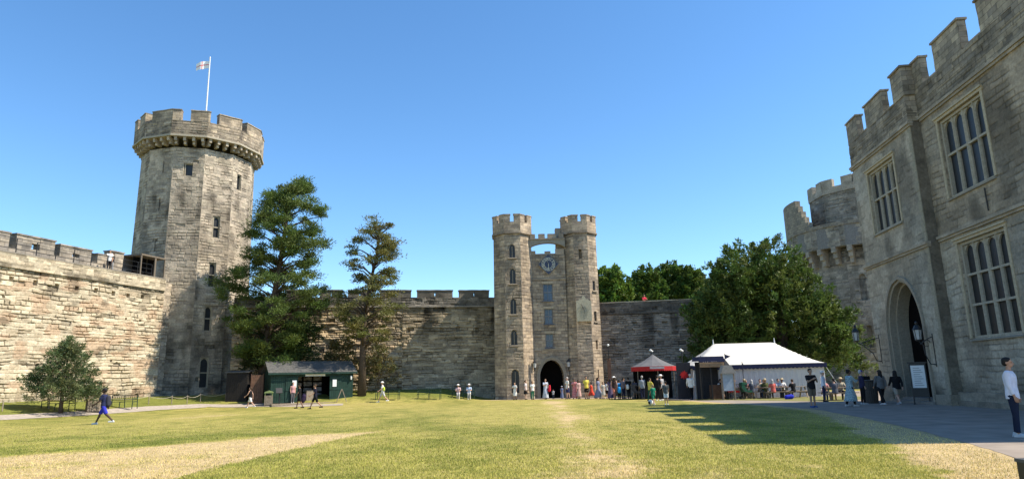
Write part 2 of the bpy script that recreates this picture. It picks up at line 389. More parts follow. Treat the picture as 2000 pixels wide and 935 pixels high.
for (x_, _), y_ in zip(dense, yy): V += [(x_, y_, .006), (60, y_, .006)]
k_ = len(dense); F = [(2 * i, 2 * i + 2, 2 * i + 3, 2 * i + 1) for i in range(k_ - 1)]
mb = MB().add(V, F); mb.box(-2.2, 60, yy[0], 61, -.2, .006)
tag(mb.build('path', PAVE, uv=False), 'grey tarmac path curving past the hall and tents', 'path', kind='structure')
# terrace of trodden grass under the picnic tables
TG = simple('trodden_grass', (.17, .16, .05), .95, var=.3, scale=4, bump=.6, bdist=.03)
tg = [G(1425, 781), G(1640, 784), (23.5, 44.5, 0), (23.5, 48.5, 0), (13, 49.5, 0), (12.2, 47, 0)]
fill_sheet('grass_strip', [p[:2] for p in tg], .011, TG, 'worn grass strip under the picnic tables', 'grass strip')
# the left gravel path is draped on the bank
def ribbon(name, ctr, wid, mat, lab):
    ctr = [Vector((*p, 0)) for p in ctr]; pts = []
    for a, b in zip(ctr[:-1], ctr[1:]):
        k = max(1, int((b - a).length / .5)); pts += [a + (b - a) * i / k for i in range(k)]
    pts.append(ctr[-1]); V = []; F = []; m = 7
    for i, p in enumerate(pts):
        t = (pts[min(i + 2, len(pts) - 1)] - pts[max(i - 2, 0)]).normalized(); nn = Vector((-t.y, t.x, 0)); wj = wid * (1 + .12 * (rng.random() - .5))
        for j in range(m):
            q = p + nn * wj * (j / (m - 1) - .5); V.append((q.x, q.y, H(q.x, q.y) + .018))
    for i in range(len(pts) - 1):
        for j in range(m - 1): a = i * m + j; F.append((a, a + 1, a + 1 + m, a + m))
    mb = MB().add(V, F); return tag(mb.build(name, mat, uv=False), lab, 'path', kind='structure')
pth = [(-37, 25)] + [gp(*p)[:2] for p in ((0, 816), (150, 808), (300, 797), (400, 791.5), (500, 791), (600, 792), (670, 790))]
ribbon('gravel_path', pth, 1.5, GRAV, 'narrow gravel path below the curtain wall, left of the green hut')

# ------------------------------------------------------------------ stone blocks with worn faces
def n3(P, s, f):
    return np.stack([vn(P[:, 0] * f + P[:, 2] * f * .7 + 3, P[:, 1] * f + P[:, 2] * f * .9 + s, s + k) - .5 for k in range(3)], 1) * 2
def rbox(mb, x0, x1, y0, y1, z0, z1, res=.15, amp=.012, cols=TOWER, Mx=None, seed=0, top=1.0, f=2.2, taper=0, course=.3, stain=.0):
    cx, cy = (x0 + x1) / 2, (y0 + y1) / 2
    cols = np.array(cols)
    for ax, (a0, a1), (b0, b1), (c0, c1) in ((2, (x0, x1), (y0, y1), (z0, z1)), (1, (x0, x1), (z0, z1), (y0, y1)), (0, (y0, y1), (z0, z1), (x0, x1))):
        na = max(1, int(abs(a1 - a0) / res)); nb = max(1, int(abs(b1 - b0) / res))
        A, B = np.meshgrid(np.linspace(a0, a1, na + 1), np.linspace(b0, b1, nb + 1)); I = np.arange((na + 1) * (nb + 1)).reshape(nb + 1, na + 1)
        F = np.stack([I[:-1, :-1], I[:-1, 1:], I[1:, 1:], I[1:, :-1]], -1).reshape(-1, 4)
        for cc, fl in ((c0, 0), (c1, 1)):
            P = np.zeros((A.size, 3)); o_ = {2: (0, 1, 2), 1: (0, 2, 1), 0: (1, 2, 0)}[ax]
            P[:, o_[0]] = A.ravel(); P[:, o_[1]] = B.ravel(); P[:, o_[2]] = cc
            if taper: k = 1 - taper * (P[:, 2] - z0) / (z1 - z0); P[:, 0] = cx + (P[:, 0] - cx) * k; P[:, 1] = cy + (P[:, 1] - cy) * k
            ci = np.floor(P[:, 2] / course + .001); bi = np.floor((P[:, 0] + P[:, 1]) / .6 + ci * .37)
            rnd = hsh(ci, bi, seed + 3); C = cols[(rnd * 7.7 % 1 * len(cols)).astype(int).clip(0, len(cols) - 1)] * (.8 + .4 * rnd)[:, None]
            sh = 1 - stain * ss(.35, .75, fbm(P[:, 0] * .9 + 7, P[:, 2] * 1.2 + P[:, 1], seed + 9)); C = C * sh[:, None]
            P = P + n3(P, seed, f) * amp
            if Mx is not None: P = np.array([Mx @ Vector(p) for p in P])
            flip = (fl == 0) ^ (ax == 1)
            mb.add(P, (F[:, ::-1] if flip else F).tolist(), C)
def coping(mb, x0, x1, y0, y1, z, h=.12, ov=.05, cols=TOWER, Mx=None, seed=0, dark=.7, res=.2):
    rbox(mb, x0 - ov, x1 + ov, y0 - ov, y1 + ov, z, z + h, res, .012, np.array(cols) * dark, Mx, seed, taper=.0)
def frameM(p, ang):  # local frame whose outward face is -Y, x along the wall
    return Matrix.Translation(Vector(p)) @ Matrix.Rotation(ang, 4, 'Z')

# ------------------------------------------------------------------ windows
def arch_pts(cx, z0, zs, hw, ah, n=8, k=1.7):
    """outline of a pointed opening: up the left side, over, down the right"""
    L_ = [(cx - hw, z0), (cx - hw, zs)]
    for i in range(1, n): t = i / n; L_.append((cx - hw * math.sqrt(max(0, 1 - t ** k)), zs + ah * t))
    L_.append((cx, zs + ah)); Rr = [(2 * cx - x, z) for x, z in L_[-2::-1]]
    return L_ + Rr
def stone_window(parent, x0, x1, z0, z1, depth, cols_n=1, rows=(1,), cusp=True, frame=.1, mull=.09, Mx=None, mcol=(.36, .32, .25), arch=0, sill=True, y=0, lab=None, glass=GLASS, glaz=True):
    """a window set in an opening: surround with mullions, glass, sill"""
    Mx = Mx or Matrix.Identity(4)
    def T(m_):
        for i, v in enumerate(m_.v): m_.v[i] = np.array([Mx @ Vector(p) for p in v])
        return m_
    fr = MB(); fr.cc = mcol; yb = y + depth - .12; yf = y + depth * .25; W = x1 - x0; Hh = z1 - z0
    if arch:
        hw = W / 2 - frame * .5; cx = (x0 + x1) / 2; pts = arch_pts(cx, z0, z1 - arch, hw, arch - frame * .5)
        V = []; F = []; k = len(pts)
        outer = arch_pts(cx, z0, z1 - arch, W / 2 + .02, arch + .02)
        for yy in (yf, yb): V += [(a, yy, b) for a, b in outer] + [(a, yy, b) for a, b in pts]
        for i in range(k - 1): F += [(i, i + 1, k + i + 1, k + i), (k + i, k + i + 1, 3 * k + i + 1, 3 * k + i), (i, 2 * k + i, 2 * k + i + 1, i + 1)]
        fr.add(V, F)
        if cols_n > 1: fr.box(cx - .03, cx + .03, yf + .03, yb, z0, z1 - arch * .4)
    else:
        fr.box(x0, x0 + frame, yf, yb, z0, z1); fr.box(x1 - frame, x1, yf, yb, z0, z1); fr.box(x0 + frame, x1 - frame, yf, yb, z1 - frame, z1); fr.box(x0 + frame, x1 - frame, yf, yb, z0, z0 + frame * .7)
        cw = (W - 2 * frame + mull) / cols_n; tot = sum(rows); zz = z0 + frame * .7; hh = Hh - frame * 1.7
        for i in range(1, cols_n):
            xc = x0 + frame + cw * i - mull; kk = 1.5 if (cols_n == 4 and i == 2) else 1
            # mullions: chamfered posts
            a, b = xc - (kk - 1) * mull / 2, xc + mull + (kk - 1) * mull / 2; m_ = (a + b) / 2
            fr.prism([(a, yb), (a, yf + .10), (m_ - .025, yf + .02), (m_ + .025, yf + .02), (b, yf + .10), (b, yb)], z0 + frame * .7, z1 - frame, 'z')
        for r_i in range(len(rows)):
            zt = zz + hh * rows[r_i] / tot
            if r_i < len(rows) - 1: fr.box(x0 + frame, x1 - frame, yf + .035, yb - .004, zt - .05, zt + .05)
            if cusp and r_i == len(rows) - 1:
                for i in range(cols_n):   # cusped heads
                    a = x0 + frame + cw * i; b = a + cw - mull; h2 = min(.45, (b - a) * .75); n_ = 6
                    for s_ in (0, 1):
                        P_ = []
                        for j in range(n_ + 1): t = j / n_; P_.append(((a + (b - a) / 2 * (1 - math.sqrt(max(0, 1 - t ** 1.6)))), zt - h2 + h2 * t * .92))
                        P_.append((a, zt)); P_ = [(x, z) if not s_ else (a + b - x, z) for x, z in P_]
                        if s_: P_ = P_[::-1]
                        fr.prism(P_, yf + .09, yb - .008, 'y')
            zz = zt
    fo = T(fr).build('window_frame', MT, parent)
    g = MB(); g.box(x0 + .02, x1 - .02, yb - .03, yb - .01, z0 + .02, z1 - .02) if not arch else g.prism(arch_pts((x0 + x1) / 2, z0 + .01, z1 - arch, W / 2 - .02, arch - .03), yb - .03, yb - .01, 'y')
    p_ = T(g).build('pane', glass, fo)
    if sill:
        s_ = MB(); s_.cc = np.array(mcol) * .75; s_.prism([(y + .02, z0 - .14), (y - .10, z0 - .14), (y - .10, z0 - .09), (y + depth * .3, z0 + .002), (y + depth * .3, z0 - .14)], x0 - .12, x1 + .12, 'x')
        T(s_).build('sill', MT, fo)
    return fo

# ------------------------------------------------------------------ LEFT CURTAIN WALL
AL = math.pi / 2 - .29
wl = thing('curtain_wall', 'cream eroded sandstone curtain wall at the left with a walkway and battlements', 'castle wall', (-30.06 - 22 * math.sin(.29), 57 - 22 * math.cos(.29), 0), AL)
Lw = 22.05
holes = []
for s_ in (8.7, 10.4, 12.0, 13.6, 15.2, 16.8, 18.2, 19.6, 4, 6.2): holes.append((s_, s_ + .32, 8.92 + .04 * math.sin(s_), 9.25 + .04 * math.sin(s_ * 3), .3))
r2 = random.Random(4)
for _ in range(10): a = r2.uniform(5, 21); b = r2.uniform(2.5, 8.2); holes.append((a, a + .2, b, b + .18, .22))
def colL(C, X, Z, L, Hh):
    o_ = ss(.56, .68, vn(X * .9, Z * 2.2, 61)) * .7
    C = C * (1 - o_[..., None]) + np.array((.42, .29, .19)) * o_[..., None] * .95
    b = ss(.62, .74, fbm(X * .8, Z * 2, 63))[..., None]; C = C * (1 - .45 * b)
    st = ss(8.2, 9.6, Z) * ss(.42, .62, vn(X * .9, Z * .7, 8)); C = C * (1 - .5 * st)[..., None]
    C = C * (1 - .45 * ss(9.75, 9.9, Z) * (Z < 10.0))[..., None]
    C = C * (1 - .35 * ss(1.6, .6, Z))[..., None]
    return C
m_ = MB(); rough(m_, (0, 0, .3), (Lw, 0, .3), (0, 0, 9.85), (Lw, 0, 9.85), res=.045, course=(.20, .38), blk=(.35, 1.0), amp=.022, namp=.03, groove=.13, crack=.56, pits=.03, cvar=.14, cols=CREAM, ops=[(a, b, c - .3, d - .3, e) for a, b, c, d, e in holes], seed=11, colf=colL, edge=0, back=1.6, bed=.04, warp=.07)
m_.build('wall_face', MR, wl, uv=False, fixn=False)
m_ = MB(); rough(m_, (0, -.13, 9.86), (Lw, -.13, 9.86), (0, -.09, 10.88), (Lw, -.09, 10.88), res=.07, course=(.24, .34), blk=(.5, 1.2), amp=.01, namp=.02, groove=.04, cols=CREAM, seed=12, edge=0, back=1.7,
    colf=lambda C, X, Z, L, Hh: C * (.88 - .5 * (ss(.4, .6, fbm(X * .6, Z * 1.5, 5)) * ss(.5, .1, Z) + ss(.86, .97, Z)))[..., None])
m_.build('upper_band', MR, wl, uv=False, fixn=False)
m_ = MB()
for (a, b, zt) in ((.2, 2.4, 12.55), (3.1, 5.6, 12.55), (6.3, 9.65, 12.55), (10.15, 13.05, 12.6), (13.5, 16.2, 12.45), (16.75, 17.6, 12.3), (17.9, 19.2, 12.75)):
    # merlon on the outer side of the walkway, split by a loop
    if b - a > 2:
        c_ = (a + b) / 2; rbox(m_, a, c_ - .3, 1.75, 2.45, 10.6, zt, .16, .02, GREYW, seed=int(a * 9), stain=.3); rbox(m_, c_ + .3, b, 1.75, 2.45, 10.6, zt, .16, .02, GREYW, seed=int(a * 7), stain=.3)
        rbox(m_, c_ - .3, c_ + .3, 1.78, 2.42, zt - .42, zt, .16, .01, GREYW, seed=3); rbox(m_, c_ - .3, c_ + .3, 1.78, 2.42, 10.6, 11.75, .16, .01, GREYW, seed=3)
    else: rbox(m_, a, b, 1.75, 2.45, 10.6, zt, .16, .02, GREYW, seed=int(a * 9))
    coping(m_, a, b, 1.75, 2.45, zt, .1, .06, GREYW, seed=5, dark=.9)
rbox(m_, 0, Lw - .6, 1.75, 2.45, 9.5, 11.6, .25, .02, GREYW, seed=21)
m_.build('battlement', MA, wl)
m_ = MB(); m_.cc = (.25, .23, .2); m_.box(0, Lw, -.05, 1.75, 10.882, 10.93); m_.build('walkway', MT, wl)
m_ = MB()
k = 0
for i in range(15):
    x_ = .3 + i * 1.45
    m_.bar((x_, .12, 10.9), (x_, .12, 11.95), .045)
for z_ in (11.2, 11.55, 11.93): m_.bar((.3, .12, z_), (.3 + 14 * 1.45, .12, z_), .03)
m_.build('railing', BLACK, wl)
m_ = MB(); rough(m_, (Lw, .9, .3), (Lw + 2.8, .9, .3), (Lw, .9, 10.8), (Lw + 2.8, .9, 10.8), res=.06, course=(.24, .34), blk=(.35, .85), amp=.011, namp=.018, groove=.05, cols=TOWER, seed=15, edge=0, back=1.2); m_.build('linking_wall', MR, wl, uv=False, fixn=False)
# small timber doorway shelter where the walkway meets the round tower
m_ = MB(); m_.cc = (.16, .13, .1); W0 = 19.3
m_.box(W0, W0 + 2.6, -.02, 1.9, 12.55, 12.68); m_.box(W0, W0 + .1, 0, .1, 10.93, 12.55); m_.box(W0 + 2.5, W0 + 2.6, 0, .1, 10.93, 12.55); m_.box(W0 + 1.45, W0 + 1.6, 0, .1, 10.93, 12.55)
m_.box(W0, W0 + 2.6, 1.8, 1.9, 10.93, 12.55); m_.build('shelter', MT, wl)
m_ = MB(); m_.box(W0 + .1, W0 + 1.45, .9, .96, 10.93, 12.5); m_.box(W0 + 1.6, W0 + 2.5, .9, .96, 10.93, 12.5); m_.build('doorway', DARK, wl)

# ------------------------------------------------------------------ ROUND (TWELVE-SIDED) TOWER
gt = thing('round_tower', 'tall twelve-sided sandstone tower with machicolated battlements and a flag', 'castle tower', (-31.2, 64, 0))
def ngon(R_, a): return (R_ * math.sin(R(a)), -R_ * math.cos(R(a)))
Rb0, Rb1, zb0, zb1 = 5.42, 5.15, .4, 23.6
shaft = MB()
slit = lambda x, z, h=.9: (x - .07, x + .07, z, z + h, .35)
W_ = 2.73
tow = {-2: [], -1: [slit(1.7, 21.2, 1.1), slit(1.65, 17.6, 1.2), slit(1.6, 13.8, 1.1), (1.28, 1.42, 7.6, 8.5, .3)],
       0: [(.98, 1.78, 20.85, 22.1, .45), (.35, .5, 2.5, 3.4, .3)], 1: [(1.15, 1.85, 15.2, 17.3, .45, ), (1.05, 1.75, 10.6, 12.9, .45), (.95, 1.65, 6.6, 8.9, .45), (.85, 1.7, 1.6, 4.3, .45)],
       2: [(.7, 1.35, 20.3, 21.9, .45)], 3: [(.9, 1.4, 19.4, 20.9, .4)]}
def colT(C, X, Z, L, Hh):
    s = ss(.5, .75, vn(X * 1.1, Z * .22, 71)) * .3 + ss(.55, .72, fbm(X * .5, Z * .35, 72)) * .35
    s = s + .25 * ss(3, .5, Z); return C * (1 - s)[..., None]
for k in range(-5, 7):
    a0, a1 = k * 30 - 30 + 30, k * 30 + 30
    p0 = ngon(Rb0, k * 30); p1 = ngon(Rb0, k * 30 + 30); q0 = ngon(Rb1, k * 30); q1 = ngon(Rb1, k * 30 + 30)
    vis = k in (-3, -2, -1, 0, 1, 2, 3)
    ops = [(o[0], o[1], o[2] - zb0, o[3] - zb0, *o[4:]) for o in tow.get(k, [])]
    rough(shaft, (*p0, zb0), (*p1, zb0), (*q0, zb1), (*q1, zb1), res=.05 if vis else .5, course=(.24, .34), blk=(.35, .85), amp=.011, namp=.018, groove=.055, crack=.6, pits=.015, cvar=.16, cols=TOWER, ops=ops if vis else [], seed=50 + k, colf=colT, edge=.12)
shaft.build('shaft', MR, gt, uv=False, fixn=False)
for k, ops in tow.items():   # windows inside the openings
    for o in ops:
        if o[1] - o[0] < .4 or o[3] < 4 and k == 0: continue
        zc = (o[2] + o[3]) / 2; Rr = Rb0 + (Rb1 - Rb0) * (zc - zb0) / (zb1 - zb0); p = Vector((*ngon(Rr, k * 30), 0)); q = Vector((*ngon(Rr, k * 30 + 30), 0))
        d_ = (q - p).normalized(); Mx = frameM(p, math.atan2(d_.y, d_.x))
        tall = o[3] - o[2] > 1.9
        stone_window(gt, o[0] + .01, o[1] - .01, o[2] + .01, o[3] - .01, .42, 1, (1, 1) if tall else (1,), cusp=tall, frame=.09, mull=.06, Mx=Mx, mcol=(.33, .29, .22), sill=False)
# corbel table, parapet ring and merlons
Rp = 5.95
cb = MB()
for k in range(12):
    p = Vector((*ngon(Rp, k * 30), 0)); q = Vector((*ngon(Rp, k * 30 + 30), 0)); d_ = (q - p).normalized(); Lf = (q - p).length
    Mx = frameM(p, math.atan2(d_.y, d_.x)); n_ = 4
    for i in range(n_):
        x_ = Lf * (i + .5) / n_
        rbox(cb, x_ - .115, x_ + .115, .06, 1.0, 24.05, 24.42, .2, .01, TOWER, Mx, seed=i, f=3)
        rbox(cb, x_ - .1, x_ + .1, .34, 1.0, 23.8, 24.05, .2, .01, TOWER, Mx, seed=i + 5)
cb.build('corbel_table', MT, gt)
pr = MB(); gaps = {0: (.75, 1.55), 1: (.2, 1.0), 2: (.15, .9), 3: (1.1, 1.8), -1: (.05, .8), -2: (.9, 1.6), -3: (.2, .9), 4: (1, 1.8), 5: (1, 1.8), 6: (.3, 1.1), 7: (.3, 1.1), 8: (1, 1.7)}
for k in range(-3, 9):
    p = Vector((*ngon(Rp, k * 30), 0)); q = Vector((*ngon(Rp, k * 30 + 30), 0)); d_ = (q - p).normalized(); Lf = (q - p).length
    Mx = frameM(p, math.atan2(d_.y, d_.x)); vis = -3 <= k <= 3
    P0 = Mx @ Vector((0, 0, 24.42)); P1 = Mx @ Vector((Lf, 0, 24.42)); up_ = Vector((0, 0, 1.55))
    rough(pr, P0, P1, P0 + up_, P1 + up_, res=.08 if vis else .5, course=(.24, .34), blk=(.4, .9), amp=.012, namp=.02, groove=.045, cols=TOWER, seed=80 + k, edge=.1,
          colf=lambda C, X, Z, L, Hh: C * (.9 - .3 * ss(.4, .65, fbm(X * .8, Z * .5, 4)))[..., None])
    # inner face and solid behind
    rbox(pr, -.02, Lf + .02, .03, .62, 24.40, 25.95, .5, .0, TOWER, Mx, seed=k)
    a, b = gaps[k]
    for x0, x1 in ((0, a), (b, Lf)):
        if x1 - x0 < .1: continue
        rbox(pr, x0 - (.03 if x0 == 0 else 0), x1 + (.03 if x1 == Lf else 0), .0, .6, 25.96, 26.95, .16, .016, TOWER, Mx, seed=k * 3 + 40, stain=.35)
        coping(pr, x0 + .02, x1 - .02, .0, .6, 26.96, .1, .05, TOWER, Mx, seed=3, dark=.75)
pr.build('parapet', MA, gt)
m_ = MB(); m_.cc = (.36, .32, .25)
for k in range(12):
    p = ngon(Rp + .1, k * 30); q = ngon(Rp + .1, k * 30 + 30); p2 = ngon(Rp - .6, k * 30); q2 = ngon(Rp - .6, k * 30 + 30)
    m_.prism([p, q, q2, p2], 24.43, 24.6, 'z')
m_.build('string_course', MT, gt)
m_ = MB(); m_.prism([ngon(5.4, k * 30) for k in range(12)], 24.6, 25.0, 'z', c=(.2, .18, .15)); m_.build('roof', MT, gt)

# flag and pole on the tower
fpx = D(403, 212, 62)
fl = thing('flagpole', 'white flagpole on the round tower flying a red cross flag', 'flagpole', (fpx[0], 62, 25.0))
m_ = MB(); ht = D(406, 114, 62)[2] - 25; m_.lathe([(.09, 0), (.08, 2), (.05, ht), (.08, ht + .02), (.02, ht + .16)], 10); m_.build('pole', WHITE, fl)
PB = simple('pole_bracket', (.3, .3, .31), .6); m_ = MB(); m_.box(-.25, .25, -.25, .25, 0, .25); m_.build('pole_base', PB, fl); m_ = MB(); m_.lathe([(.3, 1.7), (.3, 2.1), (.12, 2.3)], 8); m_.build('collar', PB, fl)
def flagmesh(z0, wd, hh, n=24, mf=10):
    V = []; F = []; 
    for i in range(n + 1):
        for j in range(mf + 1):
            u = i / n; v = j / mf; V.append((-.06 - u * wd, .16 * math.sin(u * 8) * u, z0 - v * hh - .38 * u * u * hh * .5 + .05 * math.sin(u * 6 + v)))
    for i in range(n):
        for j in range(mf): a = i * (mf + 1) + j; F.append((a, a + 1, a + mf + 2, a + mf + 1))
    return V, F
def flag_mat():
    m, n, l, b = nmat('flag_cloth'); at = N(n, 'ShaderNodeAttribute'); at.attribute_name = 'Col'; l.new(at.outputs['Color'], b.inputs['Base Color']); b.inputs['Roughness'].default_value = .8; return m
V, F = flagmesh(ht - .35, 1.35, .8)
m_ = MB(); cl = []
for i in range(25):
    for j in range(11): cl.append((.6, .02, .03) if abs(i - 12) < 1 or j == 5 else (.8, .8, .8))
m_.add(V, F, cl); m_.build('flag', flag_mat(), fl, smooth=True, uv=False, fixn=False)

# ------------------------------------------------------------------ FAR CURTAIN WALL, LEFT OF THE GATEHOUSE
AB = math.atan(.194); LB = 24.2
bw = thing('curtain_wall', 'rough brown curtain wall between the round tower and the gatehouse', 'castle wall', (-25.6, 60.9, 0), AB)
def colB(C, X, Z, L, Hh):
    rgt = ss(13, 19, X); g_ = np.array((.38, .31, .215)); lum = C.mean(-1, keepdims=True) / .29
    C = C * (1 - rgt[..., None]) + g_ * lum * rgt[..., None]
    b = ss(.5, .68, fbm(X * .5, Z * 1.1, 91))[..., None]; C = C * (1 - .3 * b)
    s = ss(.5, .75, vn(X * 1.2, Z * .3, 92)) * ss(4.8, 7.9, Z) * .6 + ss(7.6, 8.3, Z) * .3
    return C * (1 - s)[..., None]
holes = [(a, a + .35, 6.3 + .1 * math.sin(a), 6.75 + .1 * math.sin(a), .3) for a in (15.6, 18.8, 20.4, 22.2)] + [(21.9, 22.1, 5.9, 6.4, .25)]
m_ = MB(); rough(m_, (0, 0, .3), (LB * .63, 0, .3), (0, 0, 8.8), (LB * .63, 0, 8.8), res=.055, course=(.16, .36), blk=(.35, 1.1), amp=.04, namp=.07, groove=.13, crack=.52, pits=.05, cols=BACKC, seed=21, colf=colB, edge=0, back=1.4, bed=.16, warp=.08)
m_.build('wall_face', MR, bw, uv=False, fixn=False)
m_ = MB(); x0_ = LB * .63
rough(m_, (x0_, 0, .0), (LB, 0, .0), (x0_, 0, 8.8), (LB, 0, 8.8), res=.07, course=(.18, .34), blk=(.4, 1.2), amp=.02, namp=.035, groove=.09, crack=.52, pits=.04, cols=BACKC, ops=[(a - x0_, b - x0_, c, d, e) for a, b, c, d, e in holes], seed=22,
      colf=lambda C, X, Z, L, Hh: colB(C, X + x0_, Z, L, Hh), edge=0, back=1.4, bed=.04)
m_.build('wall_face', MR, bw, uv=False, fixn=False, label='smoother grey stretch of wall face beside the gatehouse')
m_ = MB(); rough(m_, (0, -.06, 8.82), (LB, -.06, 8.82), (0, -.06, 9.66), (LB, -.06, 9.66), res=.08, course=(.24, .32), blk=(.4, .9), amp=.012, namp=.02, groove=.05, cols=GREYW, seed=23, edge=0, back=1.2, colf=lambda C, X, Z, L, Hh: C * (.72 - .35 * ss(.4, .7, fbm(X * .5, Z, 4)))[..., None])
rbox(m_, 0, LB, -.14, .1, 8.72, 8.84, .3, .015, GREYW, seed=3)
m_.build('parapet', MR, bw, uv=False, fixn=False)
m_ = MB()
sx = lambda px: (lambda q: (q - (-25.6)) / math.cos(AB))(ray(px, 570)[0] * (60.9 + .194 * 25.6 * 0) if 0 else [x for x in [(lambda d: (lambda t: d[0] * t)((60.9 + .194 * 25.6) / (1 - .194 * d[0])))(ray(px, 570))]][0])
for (a, b) in ((560, 610), (625, 668), (680, 725), (742, 803), (815, 884), (897, 955)):
    x0, x1 = sx(a), sx(b); c_ = (x0 + x1) / 2; cs = np.array(GREYW) * .55
    rbox(m_, x0, c_ - .06, -.04, .6, 9.67, 10.3, .16, .02, cs, seed=a, stain=.3); rbox(m_, c_ + .06, x1, -.04, .6, 9.67, 10.3, .16, .02, cs, seed=b, stain=.3); rbox(m_, c_ - .06, c_ + .06, -.03, .58, 10.12, 10.29, .16, .005, cs)
    rbox(m_, c_ - .06, c_ + .06, -.03, .58, 9.67, 9.80, .16, .005, cs)
    coping(m_, x0, x1, -.04, .6, 10.3, .09, .05, cs, seed=7, dark=1.3)
m_.build('battlement', MT, bw)

# ------------------------------------------------------------------ FAR CURTAIN WALL, RIGHT OF THE GATEHOUSE
AR = -.16
rw = thing('curtain_wall', 'dark shaded curtain wall right of the gatehouse behind the red tent', 'castle wall', (7.2, 63.2, 0), AR)
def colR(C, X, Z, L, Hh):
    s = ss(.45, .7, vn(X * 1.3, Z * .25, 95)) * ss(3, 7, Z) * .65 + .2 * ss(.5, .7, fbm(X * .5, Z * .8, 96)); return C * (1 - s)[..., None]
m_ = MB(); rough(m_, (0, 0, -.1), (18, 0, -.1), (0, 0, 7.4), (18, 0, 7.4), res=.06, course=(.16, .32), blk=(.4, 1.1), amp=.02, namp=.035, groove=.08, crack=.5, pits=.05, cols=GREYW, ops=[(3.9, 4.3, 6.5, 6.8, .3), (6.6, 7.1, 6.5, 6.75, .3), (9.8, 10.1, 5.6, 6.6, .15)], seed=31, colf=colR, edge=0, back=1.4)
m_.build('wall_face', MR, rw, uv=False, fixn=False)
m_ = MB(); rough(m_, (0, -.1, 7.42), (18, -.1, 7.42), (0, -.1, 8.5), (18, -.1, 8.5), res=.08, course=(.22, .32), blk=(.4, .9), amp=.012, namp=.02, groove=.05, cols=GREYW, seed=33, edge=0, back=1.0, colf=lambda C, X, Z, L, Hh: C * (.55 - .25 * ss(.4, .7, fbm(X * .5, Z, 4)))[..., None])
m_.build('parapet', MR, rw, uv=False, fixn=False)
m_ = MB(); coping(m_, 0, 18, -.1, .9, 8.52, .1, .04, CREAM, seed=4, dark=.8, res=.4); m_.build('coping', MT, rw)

# ------------------------------------------------------------------ GATEHOUSE
gh = thing('gatehouse', 'twin towered sandstone gatehouse with clock and dark pointed archway', 'gatehouse', (0, 60, 0))
def octv(cx, cy, ap, k):   # vertex k, facet k between k and k+1, facet 0 faces -Y
    a = R(-22.5 + 45 * k); r_ = ap / math.cos(R(22.5)); return (cx + r_ * math.sin(a), cy - r_ * math.cos(a))
def colG(C, X, Z, L, Hh):
    lum = .86 + .28 * fbm(X * .7, Z * .25, 101); s = ss(.55, .75, vn(X * 1.5, Z * .3, 102)) * .25 + .22 * ss(11, 15, Z) * ss(.4, .6, fbm(X, Z * .4, 103))
    return C * (lum * (1 - s))[..., None]
def gate_tower(cx, ap, zt, ops, seed, zlow=0.0):
    cy = ap + (.45 if cx > 3 else 0); m_ = MB()
    for k in range(-3, 5):
        p0 = octv(cx, cy, ap + .10, k); p1 = octv(cx, cy, ap + .10, k + 1); q0 = octv(cx, cy, ap, k); q1 = octv(cx, cy, ap, k + 1); vis = -2 <= k <= 2
        rough(m_, (*p0, -.1), (*p1, -.1), (*q0, 15.0), (*q1, 15.0), res=.09 if vis else .5, course=(.26, .34), blk=(.4, .8), amp=.006, namp=.012, groove=.03, crack=.6, pits=.0, cols=GATEC, cvar=.12, ops=[(o[0], o[1], o[2] + .1, o[3] + .1, *o[4:]) for o in ops.get(k, [])] if vis else [], seed=seed + k, colf=colG, edge=.1)
    m_.build('tower_shaft', MA, gh, uv=True, fixn=False)
    m_ = MB(); P_ = ap + .07
    for k in range(-3, 5):
        p = Vector((*octv(cx, cy, P_, k), 0)); q = Vector((*octv(cx, cy, P_, k + 1), 0)); d_ = (q - p).normalized(); Lf = (q - p).length; Mx = frameM(p, math.atan2(d_.y, d_.x))
        rbox(m_, 0, Lf, 0, .45, 14.95, 15.95, .2, .008, GATEC, Mx, seed=seed + k, stain=.2)
        w0 = .16 if k in (0, 1, -1) else .25; c_ = Lf * .5
        for x0, x1 in ((0, c_ - w0), (c_ + w0, Lf)): rbox(m_, x0, x1, 0, .4, 15.95, zt, .2, .008, GATEC, Mx, seed=seed + k * 2, stain=.2)
        rbox(m_, -.03, Lf + .03, -.07, .3, 14.82, 14.96, .3, .01, np.array(GATEC) * .6, Mx, seed=4)
        for x0, x1 in ((0, c_ - w0), (c_ + w0, Lf)): coping(m_, x0, x1, 0, .4, zt, .09, .04, np.array(GATEC), Mx, dark=.75)
    m_.build('parapet', MA, gh)
    m_ = MB(); m_.prism([octv(cx, cy, ap - .1, k) for k in range(8)], 15.0, 15.2, 'z', c=(.2, .18, .16)); m_.build('roof', MT, gh)
    for k, oo in ops.items():
        for o in oo:
            p = Vector((*octv(cx, cy, ap + .05, k), 0)); q = Vector((*octv(cx, cy, ap + .05, k + 1), 0)); d_ = (q - p).normalized(); Mx = frameM(p, math.atan2(d_.y, d_.x))
            if o[1] - o[0] < .3: continue
            stone_window(gh, o[0] + .01, o[1] - .01, o[2], o[3], o[4] - .02, 2 if o[1] - o[0] > .5 else 1, (1,), cusp=False, frame=.045, mull=.04, Mx=Mx, mcol=(.26, .22, .165), arch=o[5] if len(o) > 5 else 0, sill=True)
gate_tower(0.02, 1.75, 16.6, {0: [(.42, 1.0, 12.6, 13.85, .35, .5), (.42, 1.0, 10.2, 11.6, .35, .5), (.42, 1.0, 7.45, 8.85, .35, .5), (.42, 1.0, 4.7, 6.05, .35, .5), (.38, 1.08, .55, 2.6, .35, .6)]}, 200)
gate_tower(6.3, 1.56, 16.5, {0: [(.5, .78, 12.4, 13.3, .3)], 1: [(.48, .88, 9.5, 10.4, .3), (.48, .84, 6.7, 7.6, .3), (.5, .78, 4.2, 5.0, .3), (.55, .72, 1.4, 2.4, .3)]}, 220)
